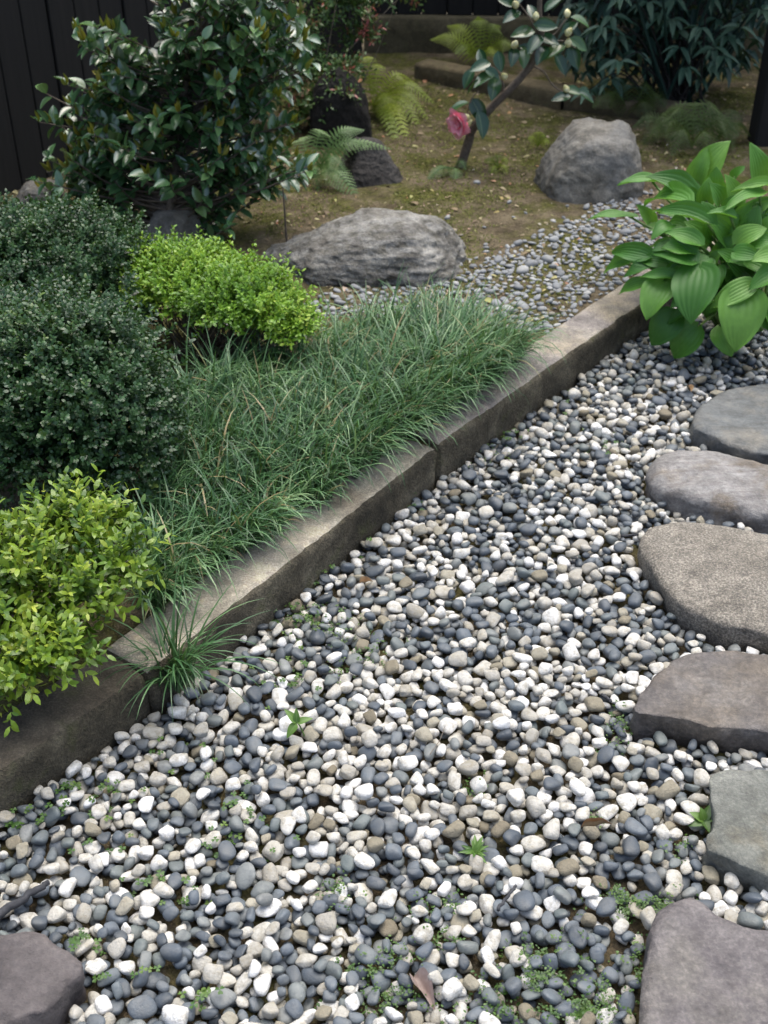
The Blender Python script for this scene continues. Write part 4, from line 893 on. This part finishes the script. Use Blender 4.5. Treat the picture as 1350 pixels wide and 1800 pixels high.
fern('dark fern in front of the wooden post', b, [(1320, 240, Y-.02), (1290, 265, Y-.1), (1230, 230, Y+.05), (1310, 205, Y+.1)], M_fd, .10, .06)
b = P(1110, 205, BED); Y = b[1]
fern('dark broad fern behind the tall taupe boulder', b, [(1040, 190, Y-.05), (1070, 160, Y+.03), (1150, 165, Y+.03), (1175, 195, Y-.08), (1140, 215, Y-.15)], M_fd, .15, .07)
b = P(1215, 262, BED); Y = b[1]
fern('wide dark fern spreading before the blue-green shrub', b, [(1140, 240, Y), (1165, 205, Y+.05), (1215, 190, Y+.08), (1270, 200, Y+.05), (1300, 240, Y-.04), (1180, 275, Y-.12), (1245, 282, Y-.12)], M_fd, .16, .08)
b = P(945, 262, BED); Y = b[1]
fern('tiny pale fern tuft left of the taupe boulder', b, [(928, 245, Y), (958, 240, Y), (945, 232, Y+.02), (966, 252, Y-.02)], M_fy, .05, .02)
b = P(875, 300, BED); Y = b[1]
fern('low mossy fern tuft on the soil beside the flowering tree', b, [(850, 285, Y), (895, 285, Y), (872, 275, Y+.03), (862, 310, Y-.05), (892, 305, Y-.04)], M_fy, .05, .02)

# ---- red-tinged shrub behind
M_red = leaf_mat('red_tinged_leaf', [(0, (.03, .075, .02)), (.5, (.075, .15, .04)), (.68, (.13, .21, .07)), (.8, (.22, .06, .04)), (1, (.36, .09, .08))], rough=.4, transl=.25)
sb = P(545, 225, BED)
def VL(u, v, dy, r): return (V(u, v, sb[1]+dy), np.array(r))
sprig_shrub('nandina_shrub', [VL(530, 70, .05, (.13, .12, .12)), VL(560, 130, -.02, (.09, .10, .07)), VL(600, 0, .1, (.15, .14, .14)), VL(490, 150, 0, (.09, .1, .1)), VL(530, 200, -.06, (.08, .08, .06)), VL(585, 150, -.14, (.06, .06, .07)), VL(610, 118, -.02, (.08, .07, .03)), VL(560, 190, -.18, (.06, .05, .05)), VL(600, 170, -.2, (.05, .04, .05)), VL(640, 60, .1, (.08, .08, .06)), VL(450, 120, 0, (.1, .1, .1)), VL(660, -20, .2, (.16, .14, .10))], 1300, M_red, 'airy shrub with small green and red leaves behind the glossy bush', 'shrub', leaf=.026, lw=.34, pairs=3, sprig=.06, upb=.2, seed=9, twigs=26, depth=.9, jit=.1, foot=np.array([*sb[:2], BED]))
# bare sapling stem
sm = MB(); s0 = P(505, 432, BED); tube(sm, bez([s0-[0, 0, .02], V(502, 400, s0[1]), V(500, 365, s0[1]), V(497, 330, s0[1]+.01)], 14), np.linspace(.0035, .0022, 14), 6)
tag(sm.build('sapling_stem', M_bark), 'thin bare upright stem beside the grey craggy boulder', 'stem')

# ================================================================== SMALL THINGS ON THE GROUND
M_clov = leaf_mat('clover_leaf', [(0, (.035, .09, .018)), (.5, (.07, .15, .028)), (1, (.14, .22, .04))], rough=.5, transl=.25)
M_weed = leaf_mat('weed_leaf', [(0, (.035, .085, .015)), (.5, (.065, .14, .024)), (1, (.12, .2, .04))], rough=.45, transl=.25)
def hz(x, y):
    ix, iy = int((x-GX0)/GR), int((y-GY0)/GR)
    if 0 <= ix < GNX and 0 <= iy < GNY and H[iy, ix] < .3: return H[iy, ix]
    return None
CLV = np.array([(0, 0, 0), (-.42, .45, .08), (-.36, .85, .05), (0, .74, 0), (.36, .85, .05), (.42, .45, .08)]); CLF = [np.array([[0, 3, 2, 1], [0, 5, 4, 3]])]
g = np.random.default_rng(55); mb = MB()
for (u, v, ru, rv, n) in [(140, 1380, 50, 22, 26), (90, 1430, 60, 22, 18), (190, 1425, 50, 20, 8), (245, 1555, 40, 20, 9), (315, 1570, 40, 22, 9), (150, 1655, 30, 22, 16), (430, 1455, 40, 50, 26), (410, 1400, 30, 30, 10), (490, 1195, 70, 28, 24), (520, 1170, 40, 20, 12), (540, 1090, 50, 28, 30), (500, 1065, 40, 20, 12), (720, 880, 30, 16, 10), (610, 960, 40, 16, 10), (545, 1010, 40, 14, 10), (875, 770, 30, 14, 10), (900, 760, 20, 12, 8), (340, 1330, 80, 30, 14), (350, 1750, 40, 18, 8), (340, 1760, 30, 20, 6), (230, 1720, 60, 18, 8), (180, 1480, 60, 20, 8), (380, 1490, 30, 20, 6), (230, 1400, 40, 20, 6), (500, 1490, 60, 30, 5), (20, 1450, 40, 20, 6), (1010, 700, 60, 30, 8), (1075, 790, 30, 20, 5)]:
    for k in range(n):
        q = P(u+g.normal()*ru*.55, v+g.normal()*rv*.55); z = hz(q[0], q[1])
        if z is None or (z > .002 and g.random() < .8): continue
        c = np.array([q[0], q[1], z+g.uniform(.002, .012)]); a0 = g.uniform(0, 6.28); s = g.uniform(.0055, .009); tl = nrm(np.array([0, 0, 1])+.3*g.normal(size=3)); rn = np.clip(g.normal(.5, .22), 0, 1)
        for j in range(3):
            a = a0+j*2.094; ld = np.array([math.cos(a), math.sin(a), -.1]); batch(mb, CLV, CLF, (frames(ld[None], tl[None])*s), c[None], rn)
tag(mb.build('clover', M_clov, smooth=False), 'small three-part clover leaves spotted among the pebbles', 'clover', kind='stuff')
mb = MB()
for (u, v, ru, rv, n) in [(590, 1575, 30, 28, 60), (760, 1590, 50, 30, 70), (780, 1640, 50, 25, 50), (960, 1670, 60, 25, 110), (940, 1690, 30, 20, 50), (1110, 1590, 60, 14, 130), (1170, 1582, 40, 12, 60), (1080, 1570, 40, 14, 60), (690, 1680, 30, 30, 40), (640, 1700, 40, 18, 60), (680, 1745, 60, 25, 90), (1010, 1720, 80, 40, 130), (1040, 1770, 60, 30, 130), (890, 1780, 80, 20, 60), (800, 1740, 60, 30, 50), (560, 1085, 50, 22, 110), (590, 1110, 40, 20, 60), (640, 1140, 50, 20, 40), (600, 1170, 50, 18, 40), (830, 1370, 30, 16, 40), (1090, 1280, 24, 26, 40), (1085, 1255, 16, 20, 20), (1130, 1690, 12, 60, 50), (920, 1740, 60, 40, 60), (1030, 1440, 30, 14, 24), (870, 800, 50, 20, 30), (1080, 780, 50, 20, 20), (1040, 745, 50, 16, 20), (1195, 1480, 20, 20, 20)]:
    for k in range(n):
        q = P(u+g.normal()*ru*.6, v+g.normal()*rv*.6); z = hz(q[0], q[1])
        if z is None: continue
        if z > -.004 and g.random() < .9: continue
        c = np.array([q[0], q[1], z+g.uniform(.001, .008)]); rn = np.clip(g.normal(.5, .25), 0, 1)
        for j in range(g.integers(2, 6)):
            a = g.uniform(0, 6.28); ld = np.array([math.cos(a), math.sin(a), g.uniform(-.2, .5)]); s = g.uniform(.003, .0062)
            batch(mb, BOXL, BOXT, frames(ld[None], nrm(np.array([[0, 0, 1.]])+.3*g.normal(size=(1, 3))))*np.array([s*.75, s, s]), c[None]+g.normal(0, .003, (1, 3)), rn)
tag(mb.build('weeds', M_weed, smooth=False), 'low creeping green weeds growing through the gravel', 'weeds', kind='stuff')
WL, WF, WM = leaf_template(6, 'ovate', .2, .3)
M_weedo = leaf_mat('weed_leaf_single', [(0, (.055, .13, .02)), (1, (.13, .24, .045))], 'object', .42, .3, midcol=(.2, .32, .1))
wleaf = lm(WL, WF, WM, M_weedo)
def weed(name, label, u, v, leaves_, stem=.03, lean=(0, 0)):
    q = P(u, v); z = hz(q[0], q[1]); z = 0 if z is None else z; b = np.array([q[0], q[1], z-.004]); root = empty(name, b, label, 'weed')
    top = b+np.array([lean[0], lean[1], stem]); s = MB(); tube(s, bez([b, b*.5+top*.5+[0, .004, 0], top], 6), np.linspace(.0016, .001, 6), 5); s.build('stem', M_hstem, root)
    for (az, el, L_, w) in leaves_:
        a, e_ = math.radians(az), math.radians(el); ld = np.array([math.cos(a)*math.cos(e_), math.sin(a)*math.cos(e_), math.sin(e_)])
        place(obj('leaf', wleaf, root), frames(ld[None], np.array([[0, -.25, 1.]]))[0]*np.array([L_*w, L_, L_]), top-[0, 0, .003])
weed('seedling', 'single upright bright green seedling with four broad leaves in the gravel', 535, 1290, [(150, 50, .032, .45), (10, 25, .028, .5), (230, -20, .03, .55), (95, 65, .026, .45)], .035, (-.012, 0))
weed('rosette_weed', 'leafy rosette weed with many narrow leaves in mid-gravel', 835, 1495, [(k*36+8*(k % 3), 20+10*(k % 4), .02+.004*(k % 3), .32) for k in range(12)], .012)
weed('broadleaf_weed', 'broad-leaved weed at the corner of the grey-green slab', 1238, 1442, [(200, 10, .028, .6), (160, 35, .026, .6), (60, 40, .028, .55), (20, 20, .028, .55), (110, 60, .022, .6), (280, 10, .022, .6)], .02)
weed('sprout', 'tiny grassy sprout between granite stone and purple-brown stone', 1340, 1128, [(k*50, 55, .03, .14) for k in range(8)], .015)
weed('rosette_weed', 'spreading weed with toothed leaves near the plum-grey slab', 1020, 1775, [(k*47+11*(k % 2), 15+12*(k % 3), .022, .36) for k in range(9)], .015)
# dry leaves, sticks
M_dry, nt, bs, out = new_mat('dry_pinkish_leaf'); nt.links.new(ramp(nt, noise(nt, 70, 4), [(.3, (.20, .14, .12)), (.7, (.34, .27, .24))]), bs.inputs['Base Color']); bs.inputs['Roughness'].default_value = .7
def dry_leaf(u, v, az, L_, w, mat, label, curl=.35, zoff=.006):
    q = P(u, v); z = hz(q[0], q[1]); z = 0 if z is None else z; tv, tf_, md = leaf_template(10, 'lance', .9, curl, 3); a = math.radians(az); ld = np.array([math.cos(a), math.sin(a), .15]); b = MB()
    tv = tv.copy(); tv[:, 2] += .05*np.sin(tv[:, 1]*11)
    batch(b, tv, [tf_], frames(ld[None], np.array([[.1, -.2, 1.]]))*np.array([L_*w, L_, L_]), np.array([[q[0], q[1], z+zoff]]), .5, md)
    return tag(b.build('fallen_leaf', mat), label, 'dead leaf')
dry_leaf(727, 1705, -62, .062, .42, M_dry, 'curled pinkish-brown fallen leaf lying on the front gravel', .1, .012)
M_dry2, nt, bs, out = new_mat('dry_tan_leaf'); nt.links.new(ramp(nt, noise(nt, 70, 4), [(.3, (.22, .13, .06)), (.7, (.42, .28, .15))]), bs.inputs['Base Color']); bs.inputs['Roughness'].default_value = .7
dry_leaf(632, 1030, 10, .028, .5, M_dry2, 'small tan curled leaf on the pebbles near the kerb', .1)
dry_leaf(1020, 1462, 5, .05, .12, M_dry2, 'narrow brown leaf lying on pebbles beside the grey-green slab', .05)
dry_leaf(1215, 690, 100, .03, .5, M_dry2, 'rust-brown leaf on pebbles by the slate-blue stone', .1)
M_stick = bark_mat('black_stick_bark', (.02, .021, .025), (.055, .056, .062))
def stick(pxs, r0, r1, label, mat, lift=.012):
    pts = []
    for u, v in pxs:
        q = P(u, v); z = hz(q[0], q[1]); pts.append([q[0], q[1], (z if z is not None else .0)+lift])
    pts = np.array(pts); pts[:, 2] = np.linspace(pts[0, 2], pts[-1, 2], len(pts)) if len(pts) == 2 else pts[:, 2].max()
    b = MB(); c = bez(pts, 14); c += np.random.default_rng(3).normal(0, r0*.25, c.shape); tube(b, c, np.linspace(r0, r1, 14), 7); return tag(b.build('stick', mat), label, 'stick')
stick([(-60, 1650), (10, 1610), (60, 1580), (92, 1562)], .008, .0045, 'thick black stick lying on pebbles above the dark plum stone', M_stick)
stick([(873, 1612), (890, 1590), (908, 1570)], .0028, .0022, 'short dark twig standing out on the lower gravel', M_stick)
stick([(1058, 1218), (1066, 1225), (1076, 1232)], .0032, .003, 'tiny black stick near the purple-brown stone', M_stick)
stick([(1090, 952), (1107, 951), (1122, 950)], .0028, .0028, 'short black twig touching the granite stone', M_stick)
stick([(755, 1345), (772, 1320), (782, 1295)], .0007, .0005, 'thin dry grass stalk on the mid gravel', M_twig, .02)
# litter on the soil bed
M_lit, nt, bs, out = new_mat('leaf_litter'); nt.links.new(ramp(nt, rnd_src(nt, 'attr'), [(0, (.10, .07, .04)), (.3, (.22, .16, .09)), (.55, (.34, .28, .17)), (.75, (.30, .30, .10)), (.9, (.38, .17, .09)), (1, (.42, .4, .33))]), bs.inputs['Base Color']); bs.inputs['Roughness'].default_value = .8
n = 6500; q = np.c_[g.uniform(-1.4, 2.2, n), g.uniform(2.3, 5.4, n), np.zeros(n)]; s_, t_ = kst(q); q = q[t_ > .14]; n = len(q); q[:, 2] = bed_z(q)+.004
a = g.uniform(0, 6.28, n); ld = np.stack([np.cos(a), np.sin(a), g.normal(0, .15, n)], 1); s = np.clip(np.exp(g.normal(math.log(.0105), .5, n)), .005, .038)
mb = MB(); batch(mb, WL, [WF], frames(ld, np.array([0, 0, 1.])+g.normal(0, .25, (n, 3)))*np.stack([s*.5, s, s], -1)[:, None], q, g.random(n), WM)
tag(mb.build('leaf_litter', M_lit), 'scattered small dry leaves on the brown soil', 'leaf litter', kind='stuff')
M_moss = leaf_mat('moss_tuft', [(0, (.07, .078, .014)), (.5, (.13, .14, .024)), (1, (.21, .22, .04))], rough=.8, transl=.2)
n = 80000; q = np.c_[g.uniform(-1.4, 2.0, n), g.uniform(2.4, 5.2, n), np.zeros(n)]; keep = (fbm(q*3.2, 4, 44) > -.02) & (kst(q)[1] > .15); q = q[keep]; n = len(q); q[:, 2] = bed_z(q)
a = g.uniform(0, 6.28, n); ld = np.stack([np.cos(a)*.7, np.sin(a)*.7, np.full(n, .55)], 1); s = g.uniform(.004, .010, n)
mb = MB(); batch(mb, BOXL, BOXT, frames(ld, np.array([0, 0, 1.])+g.normal(0, .3, (n, 3)))*np.stack([s*.7, s, s], -1)[:, None], q, np.clip(.5+.4*fbm(q*9, 2, 3)+g.normal(0, .15, n), 0, 1))
tag(mb.build('moss', M_moss, smooth=False), 'thin patches of yellow-green moss on the soil', 'moss', kind='stuff')
